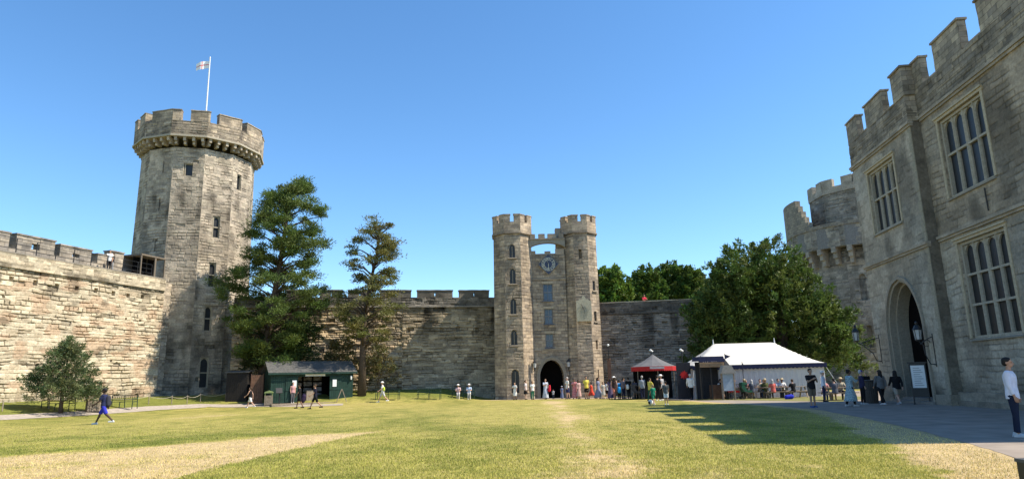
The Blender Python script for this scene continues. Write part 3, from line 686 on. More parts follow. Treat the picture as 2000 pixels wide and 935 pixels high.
# central bay
bx0, bx1, by = 1.7, 4.85, 1.0
AX0, AX1, AZ = 2.22, 4.36, 3.36
wins = [(2.75, 3.62, 8.72, 10.25), (2.80, 3.55, 6.6, 7.95), (2.83, 3.53, 4.5, 5.7)]
m_ = MB(); rough(m_, (bx0, by, -.1), (bx1, by, -.1), (bx0, by, 13.0), (bx1, by, 13.0), res=.06, course=(.26, .34), blk=(.4, .8), amp=.006, namp=.012, groove=.03, crack=.6, pits=0, cols=GATEC, cvar=.12,
    ops=[(a - bx0, b - bx0, c + .1, d + .1, .35) for a, b, c, d in wins] + [(AX0 - bx0, AX1 - bx0, 0, AZ + .1, 1.6, 1.45)], seed=240, colf=colG, edge=0)
m_.build('central_bay', MA, gh, uv=True, fixn=False)
m_ = MB(); rbox(m_, -1.5, 1.7, 3.0, 9, 0, 13.0, .8, 0, GATEC, seed=5); rbox(m_, 1.7, 4.85, 2.7, 9, 0, 12.9, .8, 0, GATEC, seed=6); rbox(m_, 4.85, 7.7, 3.0, 9, 0, 13.0, .8, 0, GATEC, seed=5); rbox(m_, 1.7, 4.85, 1.7, 2.69, 12.6, 12.9, .8, 0, GATEC, seed=6)
rbox(m_, -1.5, 0.2, 3.2, 8, 13.0, 14.1, .5, 0, GATEC, seed=5)
m_.build('rear_block', MA, gh)
m_ = MB(); m_.box(AX0 + .02, AX1 - .02, by + 1.5, by + 1.58, 0, AZ); m_.build('gate_passage', DARK, gh)
m_ = MB()    # stepped crest of the bay
for a, b, h_ in ((1.75, 2.15, .35), (2.15, 3.0, .08), (3.0, 3.55, .3), (3.55, 4.0, .08), (4.0, 4.8, .5)): rbox(m_, a, b, by, by + .35, 13.0, 13.0 + h_, .2, .01, np.array(GATEC) * .8, seed=int(a * 9))
m_.build('crest', MT, gh)
m_ = MB()    # bridging arch with battlements between the towers
pts = []
nA = 12
for i in range(nA + 1): t = i / nA; pts.append((1.6 + 3.3 * t, 13.62 + .42 * math.sin(math.pi * t) ** .7 if 0 < t < 1 else 13.62))
for i in range(nA): 
    (xa, za), (xb, zb_) = pts[i], pts[i + 1]; m_.prism([(xa, za), (xb, zb_), (xb, 14.35), (xa, 14.35)], .75, 1.25, 'y', c=(.26, .23, .18))
rbox(m_, 1.6, 4.9, .68, 1.3, 14.35, 14.47, .3, .01, np.array(GATEC) * .6, seed=3)
for a, b in ((1.7, 2.15), (2.45, 3.05), (3.3, 4.1), (4.35, 4.8)): rbox(m_, a, b, .75, 1.2, 14.47, 14.9, .2, .012, np.array(GATEC) * .7, seed=int(a * 5))
rbox(m_, 4.1, 4.8, 1.6, 2.4, 13.0, 15.6, .3, .012, np.array(GATEC) * .8, seed=8)
m_.build('bridging_arch', MT, gh)
for z_ in (10.62, 4.2): m_ = MB(); rbox(m_, bx0, bx1, by - .07, by + .05, z_, z_ + .12, .3, .008, np.array(GATEC) * .8, seed=2); m_.build('string_course', MT, gh)
m_ = MB()    # moulded arch ring
for hw_, y0_, y1_, t_ in ((1.07, by - .08, by + .5, .16), (1.23, by - .14, by + .1, .12)):
    inn = arch_pts(3.29, 0, AZ - 1.45, hw_, 1.45 + (hw_ - 1.07), 12); out = arch_pts(3.29, 0, AZ - 1.45, hw_ + t_, 1.45 + (hw_ - 1.07) + t_, 12); k = len(inn); V = []; F = []
    for yy in (y0_, y1_): V += [(a, yy, b) for a, b in out] + [(a, yy, b) for a, b in inn]
    for i in range(k - 1): F += [(i, k + i, k + i + 1, i + 1), (k + i, 3 * k + i, 3 * k + i + 1, k + i + 1), (i, i + 1, 2 * k + i + 1, 2 * k + i)]
    m_.add(V, F, (.30, .26, .2))
m_.build('arch_moulding', MT, gh)
BGL = simple('blue_grey_glass', (.05, .075, .12), .15, var=.3, scale=2, bump=.1, spec=.6)
for a, b, c, d in wins:
    f_ = stone_window(gh, a + .01, b - .01, c + .01, d - .01, .33, 2, (1, 1), cusp=False, frame=.06, mull=.05, Mx=Matrix.Translation((0, by, 0)), mcol=(.2, .21, .23), sill=True, glass=BGL)
for a, b, c, d in wins: m_ = MB(); m_.cc = (.42, .34, .24); m_.box(a - .1, b + .1, by - .03, by + .05, d, d + .22); m_.build('lintel', MT, gh)
# clock: blue diamond face with gilt roman numerals
def text_mesh(t, size, ext=.004):
    cu = bpy.data.curves.new('txt', 'FONT'); cu.body = t; cu.size = size; cu.align_x = 'CENTER'; cu.align_y = 'CENTER'; cu.extrude = ext
    o_ = bpy.data.objects.new('txt', cu); col.objects.link(o_); dg = bpy.context.evaluated_depsgraph_get(); dg.update()
    me = o_.evaluated_get(dg).to_mesh(); V = np.array([v.co[:] for v in me.vertices]).reshape(-1, 3); F = [tuple(p.vertices) for p in me.polygons]
    o_.evaluated_get(dg).to_mesh_clear(); bpy.data.objects.remove(o_); bpy.data.curves.remove(cu); return V, F
ck = thing('clock', 'diamond shaped dark blue clock with pale roman numerals between the gatehouse towers', 'clock', (3.31, 60 + by - .1, 12.05))
m_ = MB(); m_.prism([(-.92, 0), (0, .95), (.92, 0), (0, -.95)], -.02, .09, 'y'); m_.build('face', simple('clock_blue', (.05, .065, .11), .6), ck, uv=False)
m_ = MB()
for i in range(4):
    a = math.pi / 2 * i; p = (.92 * math.cos(a), -.03, .95 * math.sin(a)); q = (.92 * math.cos(a + math.pi / 2), -.03, .95 * math.sin(a + math.pi / 2)); m_.bar(p, q, .06)
m_.build('rim', simple('clock_rim', (.14, .14, .15), .6), ck)
GILT = simple('pale_gilt', (.72, .68, .52), .5, var=.05)
m_ = MB()
for r0, r1 in ((.60, .625), (.36, .38)):
    n_ = 40; V = [(r_ * math.cos(2 * math.pi * i / n_), -.035, r_ * math.sin(2 * math.pi * i / n_)) for r_ in (r0, r1) for i in range(n_)]; m_.add(V, [(i, (i + 1) % n_, n_ + (i + 1) % n_, n_ + i) for i in range(n_)])
for i, t in enumerate(('XII', 'I', 'II', 'III', 'IV', 'V', 'VI', 'VII', 'VIII', 'IX', 'X', 'XI')):
    V, F = text_mesh(t, .34); a = math.pi / 2 - i * math.pi / 6; ra = a - math.pi / 2; V[:, 0] *= .85
    x = V[:, 0] * math.cos(ra) - V[:, 1] * math.sin(ra) + .49 * math.cos(a); z = V[:, 0] * math.sin(ra) + V[:, 1] * math.cos(ra) + .49 * math.sin(a)
    m_.add(np.stack([x, -.04 + V[:, 2], z], 1), F)
m_.build('numerals', GILT, ck, fixn=False)
for L_, a, w__ in ((.34, R(90 - 345), .05), (.52, R(90 - 180), .035)):
    m_ = MB(); m_.bar((0, -.055, 0), (L_ * math.cos(a), -.055, L_ * math.sin(a)), w__, .012); m_.build('hand', GILT, ck)
# sundial on the right tower
sd = thing('sundial', 'pale stone sundial panel on the front of the right gatehouse tower', 'sundial', (6.3, 60 - .12, 7.0))
m_ = MB(); out = [(-.68, -.35), (.68, -.35), (.68, 1.45), (.5, 1.5), (.38, 1.62), (.2, 1.62), (.12, 1.85), (0, 1.95), (-.12, 1.85), (-.2, 1.62), (-.38, 1.62), (-.5, 1.5), (-.68, 1.45)]
m_.prism(out, -.05, .1, 'y', c=(.46, .41, .29)); m_.build('panel', MT, sd)
m_ = MB(); m_.tube([(-.25, -.06, 1.2), (.02, -.4, .55)], .02, 6); m_.tube([(.02, -.4, .55), (.0, -.06, .35)], .012, 6); m_.build('gnomon', BLACK, sd)
m_ = MB()
for i in range(11): a = R(200 + i * 14); m_.bar((-.1 + .12 * math.cos(a), -.054, 1.05 + .12 * math.sin(a)), (-.1 + .95 * math.cos(a) * .6, -.054, 1.05 + 1.25 * math.sin(a)), .012, .006)
m_.build('hour_lines', simple('sundial_ink', (.14, .11, .08), .8), sd)

# ------------------------------------------------------------------ GREAT HALL (right)
TH = -(math.pi / 2 + .11); nr = (math.cos(.11), -math.sin(.11)); drv = (math.sin(.11), math.cos(.11))
OFF = 17.15; S0 = 41.6
hall = thing('great_hall', 'tall shaded stone hall at the right with battlements, mullioned windows and arched porch', 'castle building', (nr[0] * OFF + drv[0] * S0, nr[1] * OFF + drv[1] * S0, 0), TH)
PJ = .5; PL = 7.6; LH = 24.6     # porch projects to y=-PJ and spans x 0..PL
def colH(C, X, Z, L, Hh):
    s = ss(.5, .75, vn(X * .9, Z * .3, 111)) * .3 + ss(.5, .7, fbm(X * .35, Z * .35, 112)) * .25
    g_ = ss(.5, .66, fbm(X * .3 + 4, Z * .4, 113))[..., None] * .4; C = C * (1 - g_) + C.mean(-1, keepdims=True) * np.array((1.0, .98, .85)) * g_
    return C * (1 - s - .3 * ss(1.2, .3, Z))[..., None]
W1 = (1.95, 5.3, 9.35, 12.95); W2 = (9.15, 12.75, 9.5, 13.3); W3 = (9.15, 12.75, 3.0, 7.35); W4 = (16.2, 19.8, 9.5, 13.3); W5 = (16.2, 19.8, 3.0, 7.35)
DX0, DX1, DZ = 1.95, 6.0, 6.45
m_ = MB()
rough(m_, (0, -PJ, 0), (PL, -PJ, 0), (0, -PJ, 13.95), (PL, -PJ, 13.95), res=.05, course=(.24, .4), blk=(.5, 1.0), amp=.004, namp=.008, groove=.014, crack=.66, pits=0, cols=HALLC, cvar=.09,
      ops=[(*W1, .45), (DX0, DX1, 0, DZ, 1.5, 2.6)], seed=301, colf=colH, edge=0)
rbox(m_, PL - .5, PL + .02, -PJ + .02, .2, 0, 13.95, .1, .006, np.array(HALLC) * .38, seed=8)  # porch return: its dark, shaded look is put into the stone colour
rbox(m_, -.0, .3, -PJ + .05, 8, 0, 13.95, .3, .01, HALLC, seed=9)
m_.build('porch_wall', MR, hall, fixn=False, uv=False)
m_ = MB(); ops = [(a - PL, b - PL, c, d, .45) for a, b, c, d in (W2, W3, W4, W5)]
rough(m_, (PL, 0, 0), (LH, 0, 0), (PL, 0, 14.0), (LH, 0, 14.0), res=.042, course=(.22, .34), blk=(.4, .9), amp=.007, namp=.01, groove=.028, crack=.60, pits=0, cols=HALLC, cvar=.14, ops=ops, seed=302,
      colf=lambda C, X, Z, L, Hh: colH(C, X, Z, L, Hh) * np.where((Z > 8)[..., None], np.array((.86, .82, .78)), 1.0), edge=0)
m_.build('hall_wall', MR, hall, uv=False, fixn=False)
m_ = MB(); m_.cc = (.22, .2, .17); m_.box(.32, LH, 1.6, 12, 0, 14.2); m_.box(LH - .5, LH, 0.002, 1.6, 0, 14.0); m_.build('rear_block', MA, hall)
m_ = MB()
for x0, x1, y0, z_ in ((-.08, PL + .08, -PJ, 7.66), (PL + .082, LH, 0, 7.82), (-.1, PL + .1, -PJ, 13.85), (PL + .102, LH, 0, 14.0)):
    rbox(m_, x0, x1, y0 - .16, y0 + .1, z_, z_ + .13, .2, .008, np.array(HALLC) * .75, seed=3); rbox(m_, x0 + .02, x1 - .02, y0 - .09, y0 + .1, z_ - .12, z_, .2, .008, np.array(HALLC) * .7, seed=4)
m_.build('string_course', MT, hall)
m_ = MB()
rough(m_, (0, -PJ - .06, 14.0), (PL, -PJ - .06, 14.0), (0, -PJ - .06, 15.4), (PL, -PJ - .06, 15.4), res=.07, course=(.25, .36), blk=(.4, .9), amp=.01, namp=.015, groove=.03, cols=HALLC, cvar=.16, seed=310, edge=0, back=.65, colf=lambda C, X, Z, L, Hh: C * (.8 - .35 * ss(.4, .7, fbm(X * .5, Z, 4)))[..., None])
rough(m_, (PL, -.06, 14.15), (LH, -.06, 14.15), (PL, -.06, 15.55), (LH, -.06, 15.55), res=.07, course=(.25, .36), blk=(.4, .9), amp=.01, namp=.015, groove=.03, cols=HALLC, cvar=.16, seed=311, edge=0, back=.65, colf=lambda C, X, Z, L, Hh: C * (.8 - .35 * ss(.4, .7, fbm(X * .5, Z, 4)))[..., None])
rbox(m_, PL - .5, PL, -PJ - .05, .5, 14.0, 15.4, .2, .01, HALLC, seed=3)
rbox(m_, -.05, .5, -PJ, 6, 14.0, 15.4, .3, .01, HALLC, seed=3)
HD = np.array(HALLC) * .75
mer = [(0, 1.6, -PJ, 16.72), (2.8, 5.15, -PJ, 16.72), (6.45, 8.3, -PJ, 16.78)]
for a, b, y0, zt in mer[:2]:
    rbox(m_, a, b, y0 - .05, y0 + .3, 15.4, zt, .14, .014, HD, seed=int(a * 5) + 3, stain=.3); coping(m_, a, b, y0 - .05, y0 + .3, zt, .1, .06, HD, seed=2, dark=.9)
    coping(m_, b, b + 1.2, y0 - .05, y0 + .5, 15.41, .06, .03, HD, seed=2, dark=.9)
rbox(m_, 6.45, PL + .1, -PJ - .1, .5, 15.4, 16.9, .14, .014, HD, seed=33, stain=.3); coping(m_, 6.45, PL + .1, -PJ - .1, .5, 16.9, .1, .07, HD)
for a, b in ((PL + .1, 8.5), (9.8, 12.1), (13.55, 16.1), (17.4, 19.8), (21.2, 24.2)):
    rbox(m_, a, b, -.05, .3, 15.56, 17.0, .14, .014, HD, seed=int(a * 3), stain=.3); coping(m_, a, b, -.05, .3, 17.0, .1, .06, HD, seed=3, dark=.9); 
    if a > 8: coping(m_, a - 1.25, a, -.06, .5, 15.56, .06, .0, HD, seed=2, dark=.9)
m_.build('battlement', MA, hall, fixn=False)
m_ = MB()
for z_ in (15.85, 16.25): m_.tube([(.3, .7, z_), (LH - .3, .7, z_)], .012, 5)
m_.build('safety_cable', simple('steel_cable', (.35, .36, .37), .4, metal=.6), hall)
for W, rows, Mx in ((W1, (1, 1), Matrix.Translation((0, -PJ, 0))), (W2, (1.25, 1), None), (W3, (1, 1, 1), None), (W4, (1.25, 1), None), (W5, (1, 1, 1), None)):
    rows = (1.2, 1) if len(rows) == 2 else rows
    f_ = stone_window(hall, W[0] + .01, W[1] - .01, W[2] + .01, W[3] - .01, .43, 4, rows, True, frame=.13, mull=.13, Mx=Mx, mcol=(.36, .325, .255))
    m_ = MB(); m_.cc = (.42, .36, .25); yy_ = -PJ if Mx else 0    # hood and jamb stones of a newer pale stone
    m_.box(W[0] - .22, W[1] + .22, yy_ - .05, yy_ + .02, W[3], W[3] + .2); m_.box(W[0] - .24, W[1] + .24, yy_ - .12, yy_ - .05, W[3] + .2 - .07, W[3] + .22)
    for s_ in (0, 1):
        x_ = W[0] - .16 if s_ == 0 else W[1]; m_.box(x_, x_ + .16, yy_ - .035, yy_ + .02, W[2], W[3] - .002)
    m_.build('surround', MT, f_)
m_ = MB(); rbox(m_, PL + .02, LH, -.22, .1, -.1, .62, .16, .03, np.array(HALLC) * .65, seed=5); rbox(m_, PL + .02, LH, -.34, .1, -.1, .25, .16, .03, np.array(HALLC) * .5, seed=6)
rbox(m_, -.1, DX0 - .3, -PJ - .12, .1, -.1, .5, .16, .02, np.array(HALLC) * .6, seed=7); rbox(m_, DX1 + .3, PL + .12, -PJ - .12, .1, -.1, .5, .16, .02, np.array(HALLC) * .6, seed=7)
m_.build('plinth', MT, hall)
# porch arch: deep moulded orders and the dark doorway
m_ = MB()
for hw_, y0_, y1_, t_ in ((2.02, -PJ - .1, -PJ + .15, .17), (1.84, -PJ + .02, -PJ + .45, .2), (1.70, -PJ + .35, -PJ + 1.0, .16)):
    cx = (DX0 + DX1) / 2; inn = arch_pts(cx, 0, DZ - 2.6, hw_, 2.6 - (2.02 - hw_) * .8, 14); out = arch_pts(cx, 0, DZ - 2.6, hw_ + t_, 2.6 - (2.02 - hw_) * .8 + t_, 14); k = len(inn); V = []; F = []
    for yy in (y0_, y1_): V += [(a, yy, b) for a, b in out] + [(a, yy, b) for a, b in inn]
    for i in range(k - 1): F += [(i, k + i, k + i + 1, i + 1), (k + i, 3 * k + i, 3 * k + i + 1, k + i + 1), (i, i + 1, 2 * k + i + 1, 2 * k + i)]
    m_.add(V, F, (.30, .26, .2))
m_.build('arch_moulding', MT, hall)
m_ = MB(); m_.prism(arch_pts((DX0 + DX1) / 2, .02, DZ - 2.6, 1.75, 2.3, 10), -PJ + .95, -PJ + 1.0, 'y'); m_.build('door_opening', DARK, hall, uv=False)
m_ = MB(); m_.cc = (.25, .23, .2); m_.box(DX0 - .2, DX1 + .2, -PJ - .25, -PJ + .1, .008, .14); m_.box(DX0 + .3, DX1 - .3, -PJ + .1, -PJ + 1.4, .008, .28); m_.build('step', MT, hall)
m_ = MB(); m_.cc = (.3, .27, .2)
for i in range(26):
    z_ = .5 + i * .52; L_ = .35 if i % 2 else .22
    m_.box(PL - L_, PL - .01, -PJ - .018, -PJ + .2, z_ + .005, z_ + .5)
m_.build('quoins', MT, hall)
m_ = MB(); m_.cc = (.05, .05, .05); m_.tube([(12.0, -.06, 9.2), (12.0, -.06, 8.2)], .03, 6); m_.build('downpipe', MT, hall)

# ------------------------------------------------------------------ CAESAR-LIKE TOWER (far right)
ct = thing('great_tower', 'shaded machicolated stone tower between the dark yew and the hall', 'castle tower', (39.4, 73.0, 0))
CT = ((.33, .29, .225), (.29, .26, .20), (.36, .315, .245), (.30, .265, .21))
m_ = MB()
def cring(mb, R_, z0, z1, n, seed, cx=0, cy=0, a_lo=-130, a_hi=130, R1=None, cols=CT, res=.1, opsd={}, **k):
    R1 = R1 or R_
    st = 360 / n
    for i in range(n):
        a = -180 + i * st; b = a + st; vis = a > a_lo and b < a_hi
        f = lambda r_, t: (cx + r_ * math.sin(R(t)), cy - r_ * math.cos(R(t)))
        rough(mb, (*f(R_, a), z0), (*f(R_, b), z0), (*f(R1, a), z1), (*f(R1, b), z1), res=res if vis else .8, cols=cols, seed=seed + i, edge=.1, ops=opsd.get(i, []) if vis else [], **k)
colC = lambda C, X, Z, L, Hh: C * (.95 - .3 * ss(.45, .7, fbm(X * .6, Z * .4, 121)))[..., None]
cring(m_, 7.3, -.2, 14.2, 16, 401, R1=6.9, course=(.2, .34), blk=(.4, 1.0), amp=.012, namp=.02, groove=.05, colf=colC, pits=.0, opsd={7: [(1.0, 1.6, 8.9, 11.6, .3, .5), (1.1, 1.6, 4.2, 6.4, .3, .5)], 6: [(1.0, 1.6, 8.9, 11.6, .3, .5), (1.1, 1.6, 4.2, 6.4, .3, .5)]})
m_.build('tower_shaft', MR, ct, uv=False, fixn=False)
m_ = MB()
cring(m_, 8.1, 14.35, 16.55, 16, 431, course=(.24, .34), blk=(.4, 1.0), amp=.012, namp=.02, groove=.05, colf=colC, pits=0, opsd={7: [(1.2, 1.7, .7, 1.6, .3)], 6: [(1.0, 1.08, .5, 1.6, .3), (.7, 1.4, 1.05, 1.15, .3)]})
m_.prism([(8.05 * math.sin(R(a)), -8.05 * math.cos(R(a))) for a in range(0, 360, 20)], 14.3, 16.5, 'z', c=(.2, .19, .17))
for i in range(32):
    a = -180 + i * 11.25 + 5.6; Mx = frameM((0, 0, 0), R(a))
    if abs(a) > 120: continue
    rbox(m_, -.22, .22, -8.08, -6.8, 13.75, 14.36, .3, .02, CT, Mx, seed=i); rbox(m_, -.2, .2, -7.75, -6.8, 13.2, 13.75, .3, .02, CT, Mx, seed=i); rbox(m_, -.18, .18, -7.45, -6.8, 12.6, 13.2, .3, .02, CT, Mx, seed=i)
m_.build('machicolated_parapet', MR, ct, uv=False, fixn=False); m_ = MB()
# taller curved merlon at the left and steps down
for a0, a1, z1 in ((-135, -80, 20.3), (-80, -77, 19.6), (-77, -74, 18.9), (-74, -71, 18.2), (-71, -68, 17.5), (-68, 40, 16.85)):
    st = 6
    a = a0
    while a < a1 - .1:
        b = min(a + st, a1); poly = [(8.12 * math.sin(R(a)), -8.12 * math.cos(R(a))), (8.12 * math.sin(R(b)), -8.12 * math.cos(R(b))), (7.5 * math.sin(R(b)), -7.5 * math.cos(R(b))), (7.5 * math.sin(R(a)), -7.5 * math.cos(R(a)))]
        m_.prism(poly, 16.5, z1, 'z', c=(.25, .225, .18)); a = b
m_.build('stepped_crest', MA, ct)
m_ = MB()
cring(m_, 5.6, 16.5, 20.9, 10, 461, cx=.6, cy=.5, course=(.2, .34), blk=(.4, 1.0), amp=.02, namp=.035, groove=.07, colf=colC, pits=.03, opsd={4: [(1.5, 2.5, 1.6, 3.3, .5)], 5: [(1.5, 2.5, .3, 3.3, .5)]})
m_.prism([(.6 + 5.5 * math.sin(R(a)), .5 - 5.5 * math.cos(R(a))) for a in range(0, 360, 36)], 16.4, 20.8, 'z', c=(.2, .19, .17))
for i in range(10):
    a = -180 + i * 36; 
    for u0, u1 in ((.02, .36), (.64, .98)):
        f = lambda r_, t: Vector((.6 + r_ * math.sin(R(t)), .5 - r_ * math.cos(R(t)), 0)); p = f(5.7, a); q = f(5.7, a + 36); d_ = q - p; Mx = frameM(p, math.atan2(d_.y, d_.x)); Lf = d_.length
        rbox(m_, Lf * u0, Lf * u1, 0, .5, 21.6, 22.5, .3, .02, CT, Mx, seed=i)
    rbox(m_, 0, Lf, 0, .5, 20.9, 21.6, .3, .02, CT, Mx, seed=i)
m_.build('upper_turret', MR, ct, uv=False, fixn=False)

# ------------------------------------------------------------------ TREES
nrng = np.random.RandomState(5)
def unit(v): return v / np.maximum(1e-9, np.linalg.norm(v, axis=-1, keepdims=True))
def leaves(mb, P, D_, Lw, Ww, C):
    n = len(P); S = unit(np.cross(D_, nrng.normal(size=(n, 3)))) * Ww[:, None] * .5; T = P + D_ * Lw[:, None]; Mi = P + D_ * Lw[:, None] * .45
    V = np.stack([P, Mi + S, T, Mi - S], 1).reshape(-1, 3); I = np.arange(n)[:, None] * 4 + np.arange(4)
    mb.add(V, I.tolist(), np.repeat(C, 4, axis=0))
def pad(mb, c, r, n, colr, L=.24, W=.07, up_=.5, cv=.25):
    """a flat tuft of needles"""
    u = unit(nrng.normal(size=(n, 3))); az_ = np.arctan2(u[:, 1], u[:, 0]); ph_ = nrng.rand() * 6; u = u * (nrng.rand(n, 1) ** .5) * (.75 + .45 * np.sin(az_ * 3 + ph_) * np.sin(az_ * 5 + ph_ * 2))[:, None]; P = c + u * np.array(r)
    D_ = unit(u * np.array((1.2, 1.2, .5)) + nrng.normal(size=(n, 3)) * .5 + (0, 0, up_)); k = colr * (1 + cv * (nrng.rand(n, 1) - .5) * 2) * (.85 + .3 * nrng.rand())
    leaves(mb, P, D_, L * (.7 + .6 * nrng.rand(n)), W * (.7 + .6 * nrng.rand(n)), k)
def pine(name, label, base, trunk, env, npads, colr, dens=1.0, r_trunk=.32, seed=1, padr=(.9, .9, .32), group=None, side=0, L=.24, W=.07, lean=0):
    """trunk: points relative to the base; env: (z, rx_left, rx_right)"""
    global nrng; nrng = np.random.RandomState(seed)
    t = thing(name, label, 'tree', base, 0, group)
    tr = MB(); tr.cc = (.085, .062, .045); fo = MB(); n = len(trunk)
    rad = [r_trunk * (1 - .82 * i / (n - 1)) * (1.35 if i == 0 else 1) for i in range(n)]
    tr.tube(trunk, rad, 9); tz = [p[2] for p in trunk]
    for i in range(npads):
        f = (i + nrng.rand()) / npads; z0_, z1_ = env[0][0], env[-1][0]; z = z0_ + (z1_ - z0_) * f
        rl = np.interp(z, [e[0] for e in env], [e[1] for e in env]); rr = np.interp(z, [e[0] for e in env], [e[2] for e in env])
        th = nrng.rand() * 2 * math.pi; q = (.35 + .65 * nrng.rand() ** .5); dx = math.cos(th); dy = math.sin(th)
        rx = (rr if dx > 0 else rl); ry = (rl + rr) / 2 * .9
        tx = np.interp(z, tz, [p[0] for p in trunk]); ty = np.interp(z, tz, [p[1] for p in trunk])
        tip = np.array((tx + dx * rx * q, ty + dy * ry * q, z)); drop = .12 * rx * q
        zs_ = max(z - .35 * rx * q - .2, tz[0] + 1.5); sx_ = np.interp(zs_, tz, [p[0] for p in trunk]); sy_ = np.interp(zs_, tz, [p[1] for p in trunk])
        m1 = np.array((sx_ * .5 + tip[0] * .5 + nrng.normal() * .2, sy_ * .5 + tip[1] * .5 + nrng.normal() * .2, zs_ + (z - zs_) * .75))
        if i % 2 == 0 or dens < .8: tr.tube([(sx_, sy_, zs_), tuple(m1), tuple(tip)], [.085, .055, .02], 5)
        s_ = .55 + .8 * nrng.rand(); hue = np.array((1 + .25 * (nrng.rand() - .5), 1, 1 + .3 * (nrng.rand() - .5)))
        pad(fo, tip, np.array(padr) * s_, int(330 * dens * s_), np.array(colr) * hue, L=L, W=W)
        if nrng.rand() < .6: pad(fo, tip * .75 + m1 * .25 + nrng.normal(size=3) * .35, np.array(padr) * s_ * .7, int(170 * dens), np.array(colr) * hue, L=L, W=W)
    tr.build('trunk', MBK, t, smooth=True, uv=False, fixn=False); fo.build('crown', MLF, t, uv=False, fixn=False); return t
b_ = (-21.7, 58.6, H(-21.7, 58.6)); zb_ = b_[2]
pine('pine_tree', 'tall dense dark green pine standing behind the green hut', b_, [(0, 0, -.3), (.1, 0, 4), (.5, .1, 8), (1.0, 0, 12), (1.3, 0, 15), (1.6, 0, 18)],
     [(2.8, 2.2, 2.6), (5.5, 3.4, 3.2), (8.0, 5.0, 4.6), (9.8, 5.6, 4.4), (11, 2.8, 3.6), (12.5, 2.8, 3.9), (14, 3.4, 4.2), (15.5, 2.4, 3.9), (17.2, 2.3, 2.6), (18.8, 1.2, 1.3)], 235, (.095, .135, .030), seed=5, r_trunk=.42, padr=(1.0, 1.0, .52))
b2 = (-13.35, 59.3, H(-13.35, 59.3))
pine('pine_tree', 'thin sparse pine with a bare lower trunk in front of the curtain wall', b2, [(0, 0, -.3), (0, 0, 4), (.15, 0, 7), (.6, 0, 10), (1.0, 0, 12), (1.3, 0, 14.6)],
     [(4.6, 1.2, 2.0), (6.0, 2.4, 2.8), (7.5, 3.2, 2.8), (9.0, 2.8, 2.4), (10.5, 2.2, 2.0), (12, 3.0, 1.6), (13.2, 2.3, 1.6), (15.2, 1.0, 1.6)], 84, (.15, .15, .045), dens=.62, seed=8, r_trunk=.3, padr=(.95, .95, .3))
# stems and bark colour differ between the trees, so each keeps its own mesh
def bushy(name, label, cat, base, blobs, colr, n_spray, per, L, W, seed, trunk=None, cv=.25, upb=.6, group=None, tw=.9, core=True, cone=0):
    """foliage of many arching sprays set over irregular lobes; blobs: (x,y,z,rx,ry,rz)"""
    global nrng; nrng = np.random.RandomState(seed)
    t = thing(name, label, cat, base, 0, group); fo = MB(); tr = MB(); tr.cc = (.1, .075, .055)
    w_ = np.array([b[3] * b[5] + b[4] * b[5] for b in blobs]); w_ = w_ / w_.sum()
    for i in range(n_spray):
        b = blobs[nrng.choice(len(blobs), p=w_)]; u = unit(nrng.normal(size=3)); 
        if u[2] < -.35: u[2] *= -.6
        rr = (.72 + .36 * nrng.rand()) if nrng.rand() < .8 else .4 + .3 * nrng.rand()
        c = np.array(b[:3]) + u * np.array(b[3:6]) * rr
        if c[2] < .3: c[2] = .3 + nrng.rand() * .6
        out = unit(u * (1, 1, .6) + (0, 0, upb) + nrng.normal(size=3) * .25); ln = tw * (.6 + .8 * nrng.rand()); k = int(per * (.6 + .8 * nrng.rand()))
        s = nrng.rand(k, 1) ** .8; P = c - out * ln * .4 + out * ln * s + (0, 0, -.12 * ln) * s ** 2 + nrng.normal(size=(k, 3)) * (.26 * ln * (1.1 - s))
        D_ = unit(out * .8 + nrng.normal(size=(k, 3)) * .6); br = (.72 + .55 * nrng.rand()); hue = np.array((1 + .4 * (nrng.rand() - .4), 1, 1 - .2 * nrng.rand()))
        leaves(fo, P, D_, L * (.6 + .8 * nrng.rand(k)), W * (.6 + .8 * nrng.rand(k)), np.array(colr) * hue * br * (1 + cv * (nrng.rand(k, 1) - .5) * 2))
    if trunk:
        for pts, rd in trunk: tr.tube(pts, rd, 8)
        tr.build('trunk', MBK, t, smooth=True, uv=False, fixn=False)
    fo.build('crown' if cat == 'tree' else 'foliage', MLF, t, uv=False, fixn=False); return t
sf = 59 / 55
yb_ = [(20.6, 58.5, 7.0, 5.2, 4.2, 5.6), (17.6, 58.5, 4.6, 4.0, 3.6, 4.2), (22.8, 58.5, 8.6, 3.2, 3.4, 4.4), (24.8, 57.6, 5.4, 3.4, 3.6, 4.6), (27.0, 57, 4.0, 2.6, 3.2, 3.2), (27.4, 57, 5.4, 2.0, 2.4, 1.8), (19.0, 58, 8.4, 2.6, 3, 3.2), (25.8, 56.5, 2.4, 3.8, 3.0, 2.4), (18.0, 57.8, 2.5, 4.5, 3, 2.5)]
bushy('yew_tree', 'large spreading dark green yew behind the white marquee', 'tree', (22.9, 58, 0), [((x - 22.9) * .86, y - 58, z, a * .86, b, c) for x, y, z, a, b, c in yb_], (.09, .135, .028), 1500, 95, .30, .10, 21,
      trunk=[([(0, 0, -.2), (.1, 0, 3), (.4, .1, 7), (.6, 0, 11.5)], [.7, .5, .3, .08]), ([(0, 0, 2), (-2, 0, 5), (-4, 0, 7)], [.3, .2, .06]), ([(0, 0, 2), (2.5, -.5, 4.5), (4.6, -1, 6)], [.3, .2, .06]), ([(0, 0, 4), (-1.4, -1, 8), (-2, -1.5, 10)], [.2, .12, .04])], tw=1.25, upb=.55)
ts = (D(120, 785, 42.5)[0], 42.5); tz_ = H(*ts)
